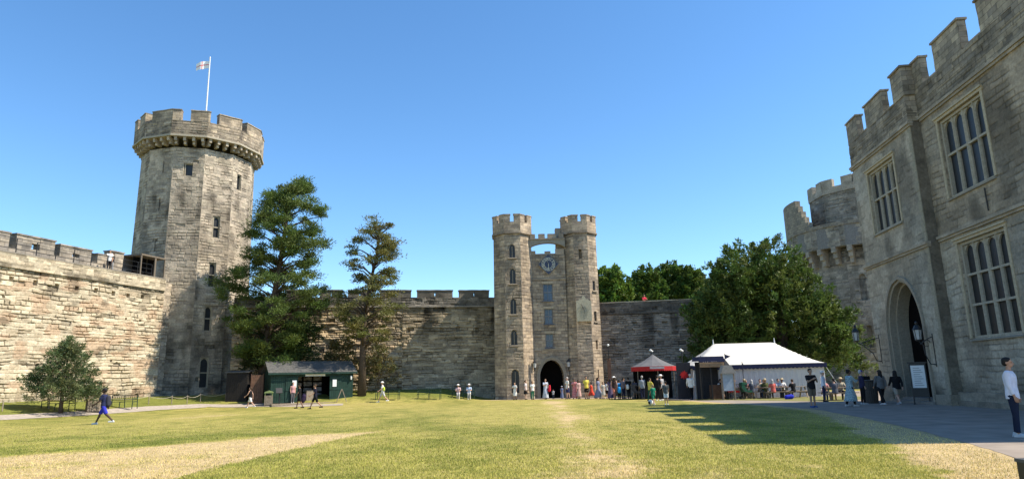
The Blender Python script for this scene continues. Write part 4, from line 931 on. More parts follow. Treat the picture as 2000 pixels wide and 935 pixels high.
bushy('conifer_tree', 'small bushy young conifer in front of the left curtain wall', 'tree', (*ts, tz_), [(0, 0, 1.2, 1.95, 1.8, 1.0), (0.1, 0, 2.3, 1.5, 1.4, 1.0), (.15, 0, 3.2, 1.0, 1.0, .9), (.2, 0, 3.9, .55, .55, .7), (-1.5, 0, 2.0, .8, .7, .4), (1.4, 0, 1.0, .9, 1, .6)], (.11, .145, .065), 400, 60, .17, .045, 33,
      trunk=[([(0, 0, -.2), (0, 0, 1.5), (.1, 0, 3.6)], [.13, .1, .03])] + [([(0, 0, .7 + .3 * i), (math.cos(i * 2.2) * 1.0, math.sin(i * 2.2) * .9, 1.1 + .33 * i)], [.05, .02]) for i in range(7)], tw=.62, upb=.45)
OAK = (.085, .145, .028)
for lab, px0, top, d, w_, hgt, cl, sd_ in (('bright green rounded tree rising behind the wall just right of the gatehouse', 1188, 526, 80, 2.6, 9, (.13, .21, .035), 41), ('leafy dark green tree behind the right wall, nearest the gatehouse', 1258, 524, 92, 2.2, 8, OAK, 42),
                                    ('broad dark green tree with twin domes behind the right wall', 1306, 516, 95, 2.7, 8, OAK, 43), ('leafy green tree behind the right wall beside the yew', 1350, 524, 93, 2.2, 8, OAK, 44)):
    p = D(px0, top, d); z = p[2]
    bl_ = [(0, 0, z - 2.0, w_ * .7, w_ * .7, 1.9), (-w_ * .55, 0, z - 3.2, w_ * .6, w_ * .6, 1.7), (w_ * .5, .3, z - 3.4, w_ * .65, w_ * .6, 1.9), (0, 0, z - 5.5, w_ * 1.1, w_, 3)]
    bushy('broadleaf_tree', lab, 'tree', (p[0], d, 0), bl_, cl, 300, 70, .36, .24, sd_, trunk=[([(0, 0, 0), (0, 0, z - 6), (.2, 0, z - 1.5)], [.45, .3, .06]), ([(0, 0, z - 7), (w_ * .5, 0, z - 3)], [.2, .05]), ([(0, 0, z - 7), (-w_ * .5, 0, z - 3.2)], [.2, .05])], tw=1.1, group='trees beyond the curtain wall')
for lab, px0, py0, d, bl_, cl, sd_, ns in (
    ('dark ivy clad shrub between the round tower and the first pine', 500, 770, 58.6, [(0, 0, 2.2, 1.4, .9, 2.2), (.2, .2, 4.6, 1.1, .7, 1.6)], (.05, .065, .022), 51, 110),
    ('dark green shrub climbing the far wall right of the tall pine', 585, 765, 59.6, [(0, 0, 2.8, 1.4, .7, 2.6), (.6, .3, 5.2, .9, .5, 1.4)], (.045, .075, .022), 52, 120),
    ('dry olive shrub against the far wall behind the green hut', 655, 765, 60.5, [(0, 0, 1.8, 1.7, .8, 1.7), (.2, .3, 3.6, 1.0, .6, 1.2)], (.12, .115, .05), 53, 100),
    ('straggly brownish shrub beside the thin pine trunk', 738, 762, 61.0, [(0, 0, 1.6, 1.6, .7, 1.6), (-.3, .2, 3.2, 1.1, .6, 1.3)], (.14, .13, .055), 54, 80)):
    p = D(px0, py0, d); bushy('shrub', lab, 'shrub', (p[0], d, H(p[0], d)), bl_, cl, ns, 50, .2, .08, sd_, trunk=[([(0, 0, -.1), (.1, .1, 2.2)], [.08, .03])], tw=.8, upb=.3, group='shrubs along the far wall')

# ------------------------------------------------------------------ GREEN HUT AND THINGS ROUND IT
GREEN = simple('dark_green_boards', (.013, .040, .030), .6, var=.3, scale=3, bump=.2)
SLATE = simple('shingle_roof', (.10, .098, .092), .85, var=.3, scale=6, bump=.5, bdist=.02)
WOOD = simple('weathered_wood', (.26, .21, .16), .85, var=.25, scale=8, bump=.4)
BROWN = simple('brown_timber', (.13, .07, .045), .8, var=.25, scale=5, bump=.3)
PAPER = simple('white_sign', (.72, .73, .72), .6, var=.04, bump=0)
INK = simple('sign_print', (.12, .12, .13), .7, bump=0)
hp = gp(527, 790); HA = R(30); HL, HDp = 6.75, 2.7
hut = thing('green_hut', 'dark green timber kiosk with grey pitched roof and an open serving front', 'kiosk', (hp[0], hp[1], hp[2]), HA)
def boards(mb, x0, x1, z0, z1, y=0, axis='x', bw=.17, th=.03):
    n = max(1, int(round((x1 - x0) / bw))); w_ = (x1 - x0) / n
    for i in range(n):
        a = x0 + i * w_ + .006; b = x0 + (i + 1) * w_ - .006; j = .004 * (i % 3)
        if axis == 'x': mb.box(a, b, y - th - j, y, z0, z1)
        else: mb.box(y - th - j, y, a, b, z0, z1)
O0, O1, OZ = 2.15, 4.75, 2.18
m_ = MB(); boards(m_, 0, O0, .1, 2.55); boards(m_, O1, HL, .1, 2.55); boards(m_, O0, O1, OZ, 2.55); m_.box(0, HL, HDp - .04, HDp, .1, 2.55); boards(m_, 0, HDp, .1, 2.55, 0, 'y'); boards(m_, 0, HDp, .1, 2.55, HL + .03, 'y')
for xx in (-.028, HL + .003): m_.prism([(0, 2.552), (HDp, 2.552), (HDp / 2, 3.28)], xx, xx + .024, 'x')
m_.box(0, .08, -.05, .05, .1, 2.55); m_.box(HL - .08, HL, -.05, .05, .1, 2.55)
m_.build('wall', GREEN, hut)
m_ = MB(); 
for s_ in (0, 1):
    ya, yb_2 = (-.3, HDp / 2) if s_ == 0 else (HDp + .3, HDp / 2)
    for i in range(9):
        t0, t1 = i / 9, (i + 1) / 9 + .02; z0_, z1_ = 2.50 + .9 * t0, 2.50 + .9 * t1; y0_, y1_ = ya + (yb_2 - ya) * t0, ya + (yb_2 - ya) * t1
        m_.prism([(y0_, z0_ + .045), (y1_, z1_ + .02), (y1_, z1_ - .02), (y0_, z0_)], -.28, HL + .28, 'x')
m_.tube([(-.28, HDp / 2, 3.42), (HL + .28, HDp / 2, 3.42)], .06, 6)
m_.build('roof', SLATE, hut)
m_ = MB(); m_.box(-.3, HL + .3, -.36, -.31, 2.36, 2.5); m_.build('fascia', GREEN, hut)
m_ = MB(); m_.box(.05, HL - .05, .1, HDp - .1, .0, .1); m_.box(-.1, HL + .1, -1.4, 0, -.15, .06); m_.build('deck', WOOD, hut)
m_ = MB(); m_.box(.1, HL - .1, HDp - .3, HDp - .2, .12, 2.5); m_.box(O0 - .35, O0 - .3, .1, HDp - .3, .12, 2.5); m_.box(O1 + .3, O1 + .35, .1, HDp - .3, .12, 2.5); m_.build('interior', DARK, hut)
m_ = MB()
for i in range(4):
    for j in range(3): m_.box(O0 + .1 + j * .85, O0 + .8 + j * .85, HDp - .5, HDp - .34, .5 + i * .45, .8 + i * .45 + .05 * ((i + j) % 2))
m_.build('shelf_goods', simple('goods', (.22, .2, .2), .8, var=.8, scale=4), hut)
m_ = MB(); m_.box(O0 + .8, O0 + 1.5, .3, .8, .1, 1.05); m_.build('counter', WOOD, hut)
for x0, x1 in ((O0 - 1.0, O0 - .02), (O1 + .02, O1 + 1.0)):
    d_ = MB(); boards(d_, x0, x1, .15, OZ - .05, -.05, 'x', .16); d_.box(x0, x1, -.11, -.088, 1.05, 1.17); dn = d_.build('door', GREEN, hut)
    m_ = MB(); c_ = (x0 + x1) / 2 + (.2 if x0 < 3 else -.1); m_.box(c_ - .17, c_ + .17, -.125, -.112, 1.3, 1.9); nn_ = m_.build('notice', PAPER, dn)
m_ = MB(); m_.box(O0 + .55, O0 + 2.2, -.10, -.045, 2.2, 2.5); m_.build('sign_board', PAPER, hut, label='blank looking white name board over the opening')
def place(px, py, z=None): q = gp(px, py); return q
def litter_bin(lab, p, rz, topc, w_=.62, h_=1.05):
    t = thing('litter_bin', lab, 'litter bin', p, rz); m_ = MB()
    for i in range(6):
        for s_ in (0, 1): m_.box(-w_ / 2 + i * w_ / 6 + .01, -w_ / 2 + (i + 1) * w_ / 6 - .01, -w_ / 2 + s_ * (w_ - .03), -w_ / 2 + s_ * (w_ - .03) + .03, .05, h_ - .25)
        for s_ in (0, 1): m_.box(-w_ / 2 + s_ * (w_ - .03), -w_ / 2 + s_ * (w_ - .03) + .03, -w_ / 2 + i * w_ / 6 + .04, -w_ / 2 + (i + 1) * w_ / 6 - .04, .05, h_ - .25)
    m_.build('slats', WOOD, t); m_ = MB(); m_.box(-w_ / 2 + .04, w_ / 2 - .04, -w_ / 2 + .04, w_ / 2 - .04, .0, h_ - .22); m_.build('liner', BLACK, t)
    m_ = MB(); [m_.box(x - .03, x + .03, y - .03, y + .03, h_ - .26, h_ - .06) for x in (-w_ / 2 + .04, w_ / 2 - .04) for y in (-w_ / 2 + .04, w_ / 2 - .04)]
    m_.prism([(-w_ / 2 - .03, h_ - .06), (w_ / 2 + .03, h_ - .06), (w_ / 2, h_ + .04), (0, h_ + .14), (-w_ / 2, h_ + .04)], -w_ / 2 - .03, w_ / 2 + .03, 'y'); m_.build('lid', topc, t)
litter_bin('slatted wooden litter bin with greenish lid beside the green hut', gp(524, 792), .3, simple('mossy_lid', (.2, .25, .1), .7))
litter_bin('grey slatted wooden litter bin on the path, left of the walking man', gp(181, 804), .7, WOOD, .78, 1.0)
t = thing('panel_screen', 'tall brown timber panel standing at the left end of the hut', 'screen', gp(489, 789), R(20)); m_ = MB(); boards(m_, 0, .85, 0, 2.3, 0, 'x', .14); m_.build('panel', BROWN, t); m_ = MB(); m_.box(-.06, 0, -.05, .05, -.1, 2.4); m_.build('post', BROWN, t); m_ = MB(); m_.box(.851, .91, -.05, .05, -.1, 2.4); m_.build('post', BROWN, t)
t = thing('store_shed', 'low dark timber store beside the foot of the round tower', 'shed', on(-23.9, 56.3), R(5)); m_ = MB(); boards(m_, 0, 1.7, -.2, 2.3, 0, 'x', .17); m_.box(0, 1.7, .002, 1.2, -.2, 2.28); m_.build('wall', simple('near_black_timber', (.02, .017, .015), .8), t); m_ = MB(); m_.prism([(-.15, 2.3), (1.35, 2.45), (1.35, 2.52), (-.15, 2.37)], -.1, 1.8, 'x'); m_.build('roof', SLATE, t)
t = thing('easel_frame', 'pale wooden A-frame stand on the grass at the right end of the hut', 'A-frame', gp(667, 785), R(25)); 
for s_ in (-1, 1):
    m_ = MB(); m_.bar((s_ * .42, 0, -.02), (s_ * .02, 0, 1.05), .07, .05); m_.build('leg', WOOD, t)
m_ = MB(); m_.bar((-.38, .25, -.02), (0, .02, 1.0), .05, .04); m_.build('leg', WOOD, t)
t = thing('notice_stand', 'dark leaning notice stand between the bin and the hut door', 'notice stand', gp(545, 791), R(25)); m_ = MB(); m_.bar((0, 0, 0), (0, 0, 1.0), .09); m_.box(-.3, .3, -.3, .3, 0, .05); m_.build('post', BLACK, t)
m_ = MB(); m_.bar((-.05, -.2, .95), (-.05, .12, 1.35), .5, .05); m_.build('board', BLACK, t)
t = thing('wall_lamp', 'small white lantern lamp fixed at the right end of the hut', 'lamp', (hp[0] + (HL - .1) * math.cos(HA), hp[1] + (HL - .1) * math.sin(HA) - .2, hp[2] + 2.0)); m_ = MB(); m_.tube([(0, .15, .1), (0, 0, .14)], .02, 6); m_.build('bracket', BLACK, t); m_ = MB(); m_.lathe([(.06, -.15), (.09, .1), (.03, .2)], 8); m_.build('lantern', WHITE, t)
# benches
IRON = simple('green_iron', (.03, .06, .04), .6)
def bench(lab, p, rz, w_=1.75, dup=None):
    if dup:
        t = copy_tree(dup); t.location = p; t.rotation_euler.z = rz; t['label'] = lab; return t
    t = thing('park_bench', lab, 'bench', p, rz, 'iron benches on the lawn edge')
    m_ = MB()
    for i in range(5): m_.box(-w_ / 2, w_ / 2, -.22 + i * .09, -.155 + i * .09, .43, .455)
    m_.build('seat', IRON, t); m_ = MB()
    for z_ in (.55, .86): m_.box(-w_ / 2, w_ / 2, .235, .26, z_, z_ + .035)
    for i in range(12): x_ = -w_ / 2 + (i + .5) * w_ / 12; m_.bar((x_ - .06, .25, .57), (x_ + .06, .25, .87), .014)
    for i in range(12): x_ = -w_ / 2 + (i + .5) * w_ / 12; m_.bar((x_ + .06, .252, .57), (x_ - .06, .252, .87), .014)
    m_.build('backrest', IRON, t)
    for s_ in (-1, 0, 1):
        m_ = MB(); x_ = s_ * (w_ / 2 - .03); m_.bar((x_, -.24, -.05), (x_, -.2, .45), .04); m_.bar((x_, .3, -.05), (x_, .24, .89), .04); m_.bar((x_, -.2, .42), (x_, .24, .42), .03); 
        if s_: m_.bar((x_, -.22, .64), (x_, .24, .66), .04); m_.bar((x_, -.22, .44), (x_, -.22, .65), .03)
        m_.build('leg', IRON, t)
    return t
b0 = bench('iron bench on the grass under the small conifer', on(*gp(112, 801)[:2]), R(-8), 2.0)
bench('iron bench just right of the walking man with the backpack', gp(237, 797), R(-8), dup=b0)
bench('empty iron bench beside the man in the white hat', gp(757, 780), R(-6), dup=b0)
bench('empty iron bench midway between the thin pine and the gatehouse', gp(838, 779), R(-5), dup=b0)
b5 = bench('iron bench by the gatehouse with two people sitting on it', gp(905, 777.5), R(-3), dup=b0)
t = thing('rope_fence', 'low rope fence on short wooden posts along the gravel path', 'rope fence', (0, 0, 0)); ps = [gp(*q) for q in ((-45, 806), (4, 803), (95, 798), (205, 793), (290, 789), (335, 789), (365, 788), (391, 784), (440, 782))]
m_ = MB()
for i, p in enumerate(ps):
    k_ = MB(); k_.lathe([(.035, -.1), (.035, .62), (.02, .65)], 6, ctr=p); k_.build('post', WOOD, t)
for a, b in zip(ps[:-1], ps[1:]):
    pts = [(a[0] + (b[0] - a[0]) * u, a[1] + (b[1] - a[1]) * u, a[2] + .58 + (b[2] - a[2]) * u - .16 * 4 * u * (1 - u)) for u in np.linspace(0, 1, 9)]; m_.tube(pts, .014, 5)
m_.build('rope', simple('pale_rope', (.4, .36, .28), .9), t)

# ------------------------------------------------------------------ MARQUEE, RED TENT, KIOSKS
CANV = simple('white_canvas', (.56, .54, .49), .75, var=.04, scale=2, bump=.08)
NAVY = simple('navy_canvas', (.022, .028, .075), .8, var=.2)
mq = thing('marquee', 'large white canvas marquee with swept roof and navy scalloped valance', 'marquee', (17.75, 49.6, 0), R(-3))
hx, dy0, dy1, ez, rz_ = 4.65, 0, 6.4, 2.36, 4.05
NX, NY = 40, 24; V = []; F = []
for j in range(NY + 1):
    for i in range(NX + 1):
        x = -hx - .15 + (2 * hx + .3) * i / NX; y = dy0 - .15 + (dy1 - dy0 + .3) * j / NY
        e = max(0, (abs(x) - 2.35) / (hx - 2.35 + .15)); g = abs(y - 3.2) / 3.35
        m__ = min(1, max(e, g)); z = ez + (rz_ - ez) * (1 - m__) ** 1.25 + .0; z -= .05 * math.sin(i * 1.1) ** 2 * m__ * (1 - m__)
        V.append((x, y, z))
for j in range(NY):
    for i in range(NX): a = j * (NX + 1) + i; F.append((a, a + 1, a + NX + 2, a + NX + 1))
m_ = MB().add(V, F); o = m_.build('roof', CANV, mq, smooth=True, uv=False, fixn=False); md = o.modifiers.new('s', 'SOLIDIFY'); md.thickness = .015
def scallops(mb, x0, x1, y, z, h=.2, n=20, alongy=False, thick=.012):
    w_ = (x1 - x0) / n
    for i in range(n):
        a = x0 + i * w_; P_ = [(a, z)] + [(a + w_ * k / 4, z - h * (.55 + .45 * math.sin(math.pi * k / 4))) for k in range(5)] + [(a + w_, z)]
        if alongy: mb.prism(P_, y, y + thick, 'x')
        else: mb.prism(P_, y, y + thick, 'y')
m_ = MB(); m_.box(-hx - .16, hx + .16, -.175, -.16, ez - .2, ez); scallops(m_, -hx - .16, hx + .16, -.175, ez - .2, .13, 34); m_.box(hx + .16, hx + .175, -.16, 6.5, ez - .2, ez); scallops(m_, -.16, 6.5, hx + .16, ez - .2, .13, 24, True); m_.box(-hx - .175, -hx - .16, -.16, 6.5, ez - .2, ez)
m_.build('valance', NAVY, mq)
m_ = MB(); V = []; F = []; n_ = 120
for i in range(n_ + 1):
    x = -hx + 2 * hx * i / n_; yy_ = .03 * math.sin(i * 1.3) + .015 * math.sin(i * 3.1); V += [(x, yy_, 0), (x, yy_ * .4, ez - .05)]
F = [(2 * i, 2 * i + 2, 2 * i + 3, 2 * i + 1) for i in range(n_)]; m_.add(V, F)
for xx in (-hx, hx): m_.box(xx - .01, xx + .01, .02, dy1, 0, ez - .05)
m_.build('side_wall', simple('wall_canvas', (.60, .60, .60), .8, var=.05, scale=1.5, bump=.1), mq)
for x_ in (-2.35, 2.35):
    m_ = MB(); m_.lathe([(.05, 0), (.05, rz_ + .02), (.02, rz_ + .35)], 8, ctr=(x_, 3.2, 0)); m_.build('pole', WHITE, mq)
m_ = MB()
for x_ in (-hx, hx):
    for y_ in (0, dy1): m_.tube([(x_, y_, ez), (x_ + (.9 if x_ > 0 else -.5), y_ + (1.2 if y_ else -.9), 0.01)], .012, 4)
m_.build('guy_rope', WHITE, mq)
RED = simple('red_canvas', (.42, .022, .025), .8, var=.12, bump=.05); GREYC = simple('charcoal_canvas', (.12, .12, .125), .85, var=.15, scale=2, bump=.1)
rc = D(1277, 718, 53); rtent = thing('round_tent', 'small pavilion tent with charcoal roof and red scalloped valance', 'tent', (rc[0], 53.2, 0))
NR = 12; m_ = MB(); V = []; F = []
prof = [(.05, 3.35), (.25, 3.2), (.6, 2.95), (1.05, 2.72), (1.5, 2.52), (1.72, 2.43)]
m_.lathe(prof[::-1], NR, c=None, a0=R(15)); m_.build('roof', GREYC, rtent, uv=False)
m_ = MB()
for i in range(NR):
    a0 = R(15 + i * 30); a1 = R(45 + i * 30); p = Vector((1.72 * math.cos(a0), 1.72 * math.sin(a0), 0)); q = Vector((1.72 * math.cos(a1), 1.72 * math.sin(a1), 0)); d_ = q - p; Mx = frameM(p, math.atan2(d_.y, d_.x)); Lf = d_.length
    k_ = MB(); k_.box(0, Lf, -.005, .012, 2.2, 2.43); scallops(k_, 0, Lf, -.005, 2.2, .13, 5)
    for v, c in zip(k_.v, k_.c): pass
    for ii, v in enumerate(k_.v): k_.v[ii] = np.array([Mx @ Vector(x) for x in v])
    m_.add(np.concatenate(k_.v), k_.f)
m_.build('valance', RED, rtent)
m_ = MB(); m_.box(-.62, .48, -1.76, -1.74, 2.24, 2.39); m_.build('name_strip', simple('grey_strip', (.45, .42, .44), .8), rtent)
for a in range(6):
    m_ = MB(); m_.lathe([(.03, 0), (.03, 2.45)], 6, ctr=(1.6 * math.cos(R(30 + a * 60)), 1.6 * math.sin(R(30 + a * 60)), 0)); m_.build('pole', WOOD, rtent)
m_ = MB(); V = [(1.6 * math.cos(R(a)), 1.6 * math.sin(R(a))) for a in range(20, 165, 12)]; V2 = [(x * .98, y * .98) for x, y in V]
m_.prism(V + V2[::-1], 0, 2.3, 'z'); m_.build('back_wall', simple('black_canvas', (.02, .02, .025), .9), rtent, uv=False)
m_ = MB(); m_.box(-1.2, 1.0, -.6, .0, 0, .95); m_.build('counter', BLACK, rtent)
# dark banner board with a red beast emblem
t = thing('banner_board', 'dark upright board bearing a red heraldic beast, left of the marquee', 'banner', (D(1335, 720, 50)[0], 50, 0)); m_ = MB(); m_.box(-.52, .5, -.04, .04, .02, 2.62); m_.build('board', simple('charcoal_board', (.025, .025, .032), .7), t)
em = [(-.34, .02), (-.2, .1), (-.26, .2), (-.1, .18), (-.08, .32), (.0, .2), (.06, .36), (.12, .18), (.26, .22), (.2, .08), (.36, .04), (.22, -.04), (.34, -.16), (.16, -.14), (.14, -.3), (.04, -.18), (-.06, -.32), (-.1, -.16), (-.26, -.22), (-.2, -.06)]
m_ = MB(); m_.prism([(x, z + 1.72) for x, z in em], -.052, -.042, 'y'); m_.build('emblem', simple('emblem_red', (.55, .02, .02), .7), t, uv=False)
for x_ in (-.46, .44):
    m_ = MB(); m_.box(x_ - .03, x_ + .03, .042, .1, 0, 2.62); m_.build('post', BLACK, t)
def spot(lab, px, py, ztop, d, name='spotlight_pole'):
    t = thing(name, lab, 'spotlight', (D(px, py, d)[0], d, 0), 0, 'spotlights on tall poles'); m_ = MB(); m_.tube([(0, 0, 0), (0, 0, ztop)], .035, 6); m_.build('pole', BLACK, t)
    m_ = MB(); m_.tube([(-.12, -.05, ztop + .16), (.12, .06, ztop + .02)], [.09, .07], 8); m_.build('lamp_head', WHITE, t)
spot('white spotlight on a slim pole above the red tent', 1273, 700, D(1273, 686, 54.5)[2], 55.2); spot('white spotlight on a pole behind the dark banner board', 1332, 700, D(1332, 686, 51)[2], 51)
t = thing('lamp_post', 'dark post with a white topped lamp beside the right gatehouse tower', 'lamp post', (D(1189, 700, 58.6)[0], 58.6, 0)); m_ = MB(); m_.box(-.13, .13, -.13, .13, 0, 3.2); m_.lathe([(.16, 3.2), (.16, 3.28)], 8); m_.build('post', BROWN, t); m_ = MB(); m_.tube([(0, 0, 3.28), (0, 0, 4.3)], .04, 6); m_.build('stem', BLACK, t); m_ = MB(); m_.ball((0, 0, 4.42), .11); m_.build('globe', WHITE, t)
# ticket kiosk in front of the marquee
kq = D(1393, 750, 47.5); kk = thing('serving_kiosk', 'small wooden fronted kiosk with navy scalloped canopy before the marquee', 'kiosk', (kq[0], 47.5, 0), R(2))
m_ = MB(); m_.prism([(-.9, 2.66), (.9, 2.66), (.84, 2.95), (-.84, 2.95)], -.1, 1.6, 'y'); scallops(m_, -.9, .9, -.12, 2.68, .14, 12); m_.build('canopy', NAVY, kk)
m_ = MB(); m_.box(-.86, .86, -.085, -.04, 2.22, 2.54); m_.build('sign_board', simple('oak_board', (.30, .20, .12), .8, var=.25), kk)
m_ = MB(); m_.prism([(.9, 2.66), (.9, 2.2), (1.5, 1.95), (1.45, 2.1), (.92, 2.8)], 0, 1.5, 'y'); m_.build('side_awning', GREYC, kk)
for x_ in (-.86, -.1, .86):
    m_ = MB(); m_.box(x_ - .04, x_ + .04, -.04, .04, 0, 2.66); m_.build('post', BLACK, kk)
m_ = MB(); m_.box(-.8, .8, 1.2, 1.3, 0, 2.6); m_.build('back_wall', simple('blackish_canvas', (.03, .03, .035), .9), kk); m_ = MB(); m_.box(-.04, .8, .3, .8, 0, 1.0); m_.build('counter', BROWN, kk)
sg = D(1422, 750, 46.5); t = thing('roofed_stand', 'little grey roofed notice stand beside the serving kiosk', 'notice stand', (sg[0], 46.5, 0)); m_ = MB(); m_.prism([(-.3, 2.3), (.25, 2.3), (.5, 1.75), (-.5, 1.75)], -.3, .35, 'y'); m_.build('roof', simple('grey_shingle', (.3, .29, .27), .85), t); m_ = MB(); m_.box(-.4, .4, -.1, .1, .6, 1.74); m_.build('cabinet', simple('pale_blue_panel', (.3, .38, .48), .7), t)
for x_ in (-.4, .4):
    m_ = MB(); m_.box(x_ - .04, x_ + .04, -.11, .11, 0, 1.74); m_.build('post', WOOD, t)
for i, (px, py, d, lab) in enumerate(((1368, 694, 48.5, 'thin pole with furled navy pennant above the left of the kiosk'), (1415, 690, 48.3, 'navy pennant flying on a thin pole above the kiosk'), (1449, 706, 48.0, 'dark furled pennant on a thin pole at the marquee corner'))):
    p = D(px, py, d); t = thing('pennant_pole', lab, 'pennant', (p[0], d, 0), 0, 'pennant poles by the marquee'); m_ = MB(); m_.tube([(0, 0, 0), (0, 0, p[2])], .02, 6); m_.build('pole', BLACK, t); m_ = MB()
    m_.prism([(0, p[2] - .05), (.42 if i == 1 else .1, p[2] - .2), (0, p[2] - .4 if i == 1 else p[2] - .9)], -.01, .01, 'y'); m_.build('pennant', NAVY, t)
# picnic tables
def picnic(lab, p, rz, dup=None):
    if dup: t = copy_tree(dup); t.location = p; t.rotation_euler.z = rz; t['label'] = lab; return t
    t = thing('picnic_table', lab, 'picnic table', p, rz, 'picnic tables outside the marquee'); m_ = MB()
    for i in range(5): m_.box(-.9, .9, -.37 + i * .15, -.24 + i * .15, .72, .76)
    m_.build('tabletop', WOOD, t)
    for s_ in (-1, 1):
        m_ = MB(); m_.box(-.9, .9, s_ * .72 - .13, s_ * .72 - .005, .43, .47); m_.box(-.9, .9, s_ * .72 + .005, s_ * .72 + .13, .43, .47); m_.build('seat', WOOD, t)
        m_ = MB(); x_ = s_ * .65; m_.bar((x_, -.55, 0), (x_, -.22, .72), .09, .05); m_.bar((x_, .55, 0), (x_, .22, .72), .09, .05); m_.box(x_ - .025, x_ + .025, -.84, .84, .34, .43); m_.build('leg', WOOD, t)
    return t
tabs = []
for i, (px, py, lab) in enumerate(((1436, 777, 'picnic table nearest the kiosk, beside the red pushchair'), (1478, 777, 'picnic table in front of the marquee wall, second from the kiosk'), (1516, 777, 'picnic table just left of the bright blue bag'), (1553, 776, 'picnic table at the right end of the marquee front'), (1638, 781, 'picnic table in the shade left of the woman in the patterned dress'))):
    tabs.append(picnic(lab, G(px, py), R((3, -4, 2, 6, -3)[i]), tabs[0] if tabs else None))
# things by the porch
def hl(x, y, z): a = Matrix.Rotation(TH, 4, 'Z') @ Vector((x, y, z)); return (hall.location[0] + a.x, hall.location[1] + a.y, a.z)
t = thing('notice_board', 'white menu board on a dark frame standing in front of the porch door', 'notice board', gp(1802, 789), R(-35)); m_ = MB()
m_.box(-.36, .36, 0, .05, .35, 2.0); m_.box(-.36, -.3, -.25, .3, 0, .06); m_.box(.3, .36, -.25, .3, 0, .06); m_.box(-.36, -.3, 0, .05, .06, .35); m_.box(.3, .36, 0, .05, .06, .35); m_.box(-.42, .42, -.03, .08, 2.0, 2.07); m_.build('frame', BLACK, t)
m_ = MB(); m_.box(-.30, .30, -.02, -.003, .8, 1.9); pn = m_.build('sheet', PAPER, t); m_ = MB()
for i in range(9): m_.box(-.2, .2 - .06 * (i % 3), -.026, -.0215, .92 + i * .105, .94 + i * .105)
m_.build('print', INK, pn)
t = thing('ribbed_bin', 'dark ribbed barrel bin by the corner of the hall', 'bin', gp(1704, 787)); m_ = MB(); V = []
prof = [(.3, 0), (.34, .5), (.32, 1.15)]; n_ = 40; VV = []; FF = []
for r_, z_ in prof:
    for j in range(n_): rr = r_ * (1 if j % 2 else .93); VV.append((rr * math.cos(2 * math.pi * j / n_), rr * math.sin(2 * math.pi * j / n_), z_))
for i in range(2):
    for j in range(n_): a = i * n_ + j; b = i * n_ + (j + 1) % n_; FF.append((a, b, b + n_, a + n_))
FF.append(tuple(range(2 * n_, 3 * n_))); m_.add(VV, FF); m_.build('barrel', simple('dark_wood', (.07, .06, .05), .8), t); m_ = MB(); m_.lathe([(.35, 1.15), (.35, 1.2), (.2, 1.22)], 20); m_.build('rim', BLACK, t)
LIT = simple('lantern_glass', (.5, .5, .48), .3, bump=0)
def lantern_bracket(lab, x, z0, out, lat):
    base = hl(x, -PJ, 0); t = thing('bracket_lantern', lab, 'lantern', (base[0], base[1], z0), TH); m_ = MB()
    m_.tube([(0, 0, 0), (lat * .2, -.25, .05), (lat * .4, -.4, .5), (lat * .6, -out * .75, .95), (lat, -out, 1.15)], .028, 6); m_.tube([(0, 0, 1.35), (lat * .3, -out * .3, 1.28), (lat * .8, -out * .95, 1.0)], .022, 6)
    m_.tube([(lat * .5 + .14 * math.cos(a) * .4, -out * .5 + .16 * math.cos(a), 1.05 + .16 * math.sin(a)) for a in np.linspace(0, 5.4, 12)], .016, 5); m_.bar((0, .0, -.1), (0, .0, 1.5), .05); m_.build('bracket', BLACK, t)
    q = (lat, -out, 1.15); m_ = MB(); m_.lathe([(.05, 0), (.14, .04), (.15, .08)], 6, ctr=q); m_.lathe([(.22, .56), (.2, .6), (.1, .78), (.05, .8), (.07, .9), (.02, .98)], 6, ctr=q)
    for k in range(6): a = math.pi * k / 3; m_.bar((q[0] + .15 * math.cos(a), q[1] + .15 * math.sin(a), q[2] + .08), (q[0] + .2 * math.cos(a), q[1] + .2 * math.sin(a), q[2] + .57), .02)
    m_.build('lantern_cage', BLACK, t); m_ = MB(); m_.lathe([(.13, .09), (.175, .55)], 6, ctr=q); m_.build('lantern_glass', LIT, t)
lantern_bracket('black iron lantern on a scrolled bracket at the far corner of the hall', .55, 2.2, 1.15, -.3)
lantern_bracket('black iron lantern on a scrolled bracket on the near side of the porch arch', 6.65, 1.9, .55, -.25)
for x_, z_, lab in ((1.75, 3.4, 'black lantern on the left of the gatehouse arch'), (4.78, 3.4, 'black lantern on the right of the gatehouse arch')):
    t = thing('gate_lantern', lab, 'lantern', (x_, 60 + by - .1, 2.55), 0, 'lanterns flanking the gate arch'); m_ = MB(); m_.tube([(0, .1, -.1), (0, -.3, -.02), (0, -.3, .1)], .03, 6); m_.build('bracket', BLACK, t)
    m_ = MB(); m_.lathe([(.04, .1), (.12, .15)], 6, ctr=(0, -.3, 0)); m_.lathe([(.2, .55), (.1, .72), (.03, .85)], 6, ctr=(0, -.3, 0)); m_.build('cage', BLACK, t); m_ = MB(); m_.lathe([(.11, .15), (.16, .55)], 6, ctr=(0, -.3, 0)); m_.build('lantern_glass', LIT, t)
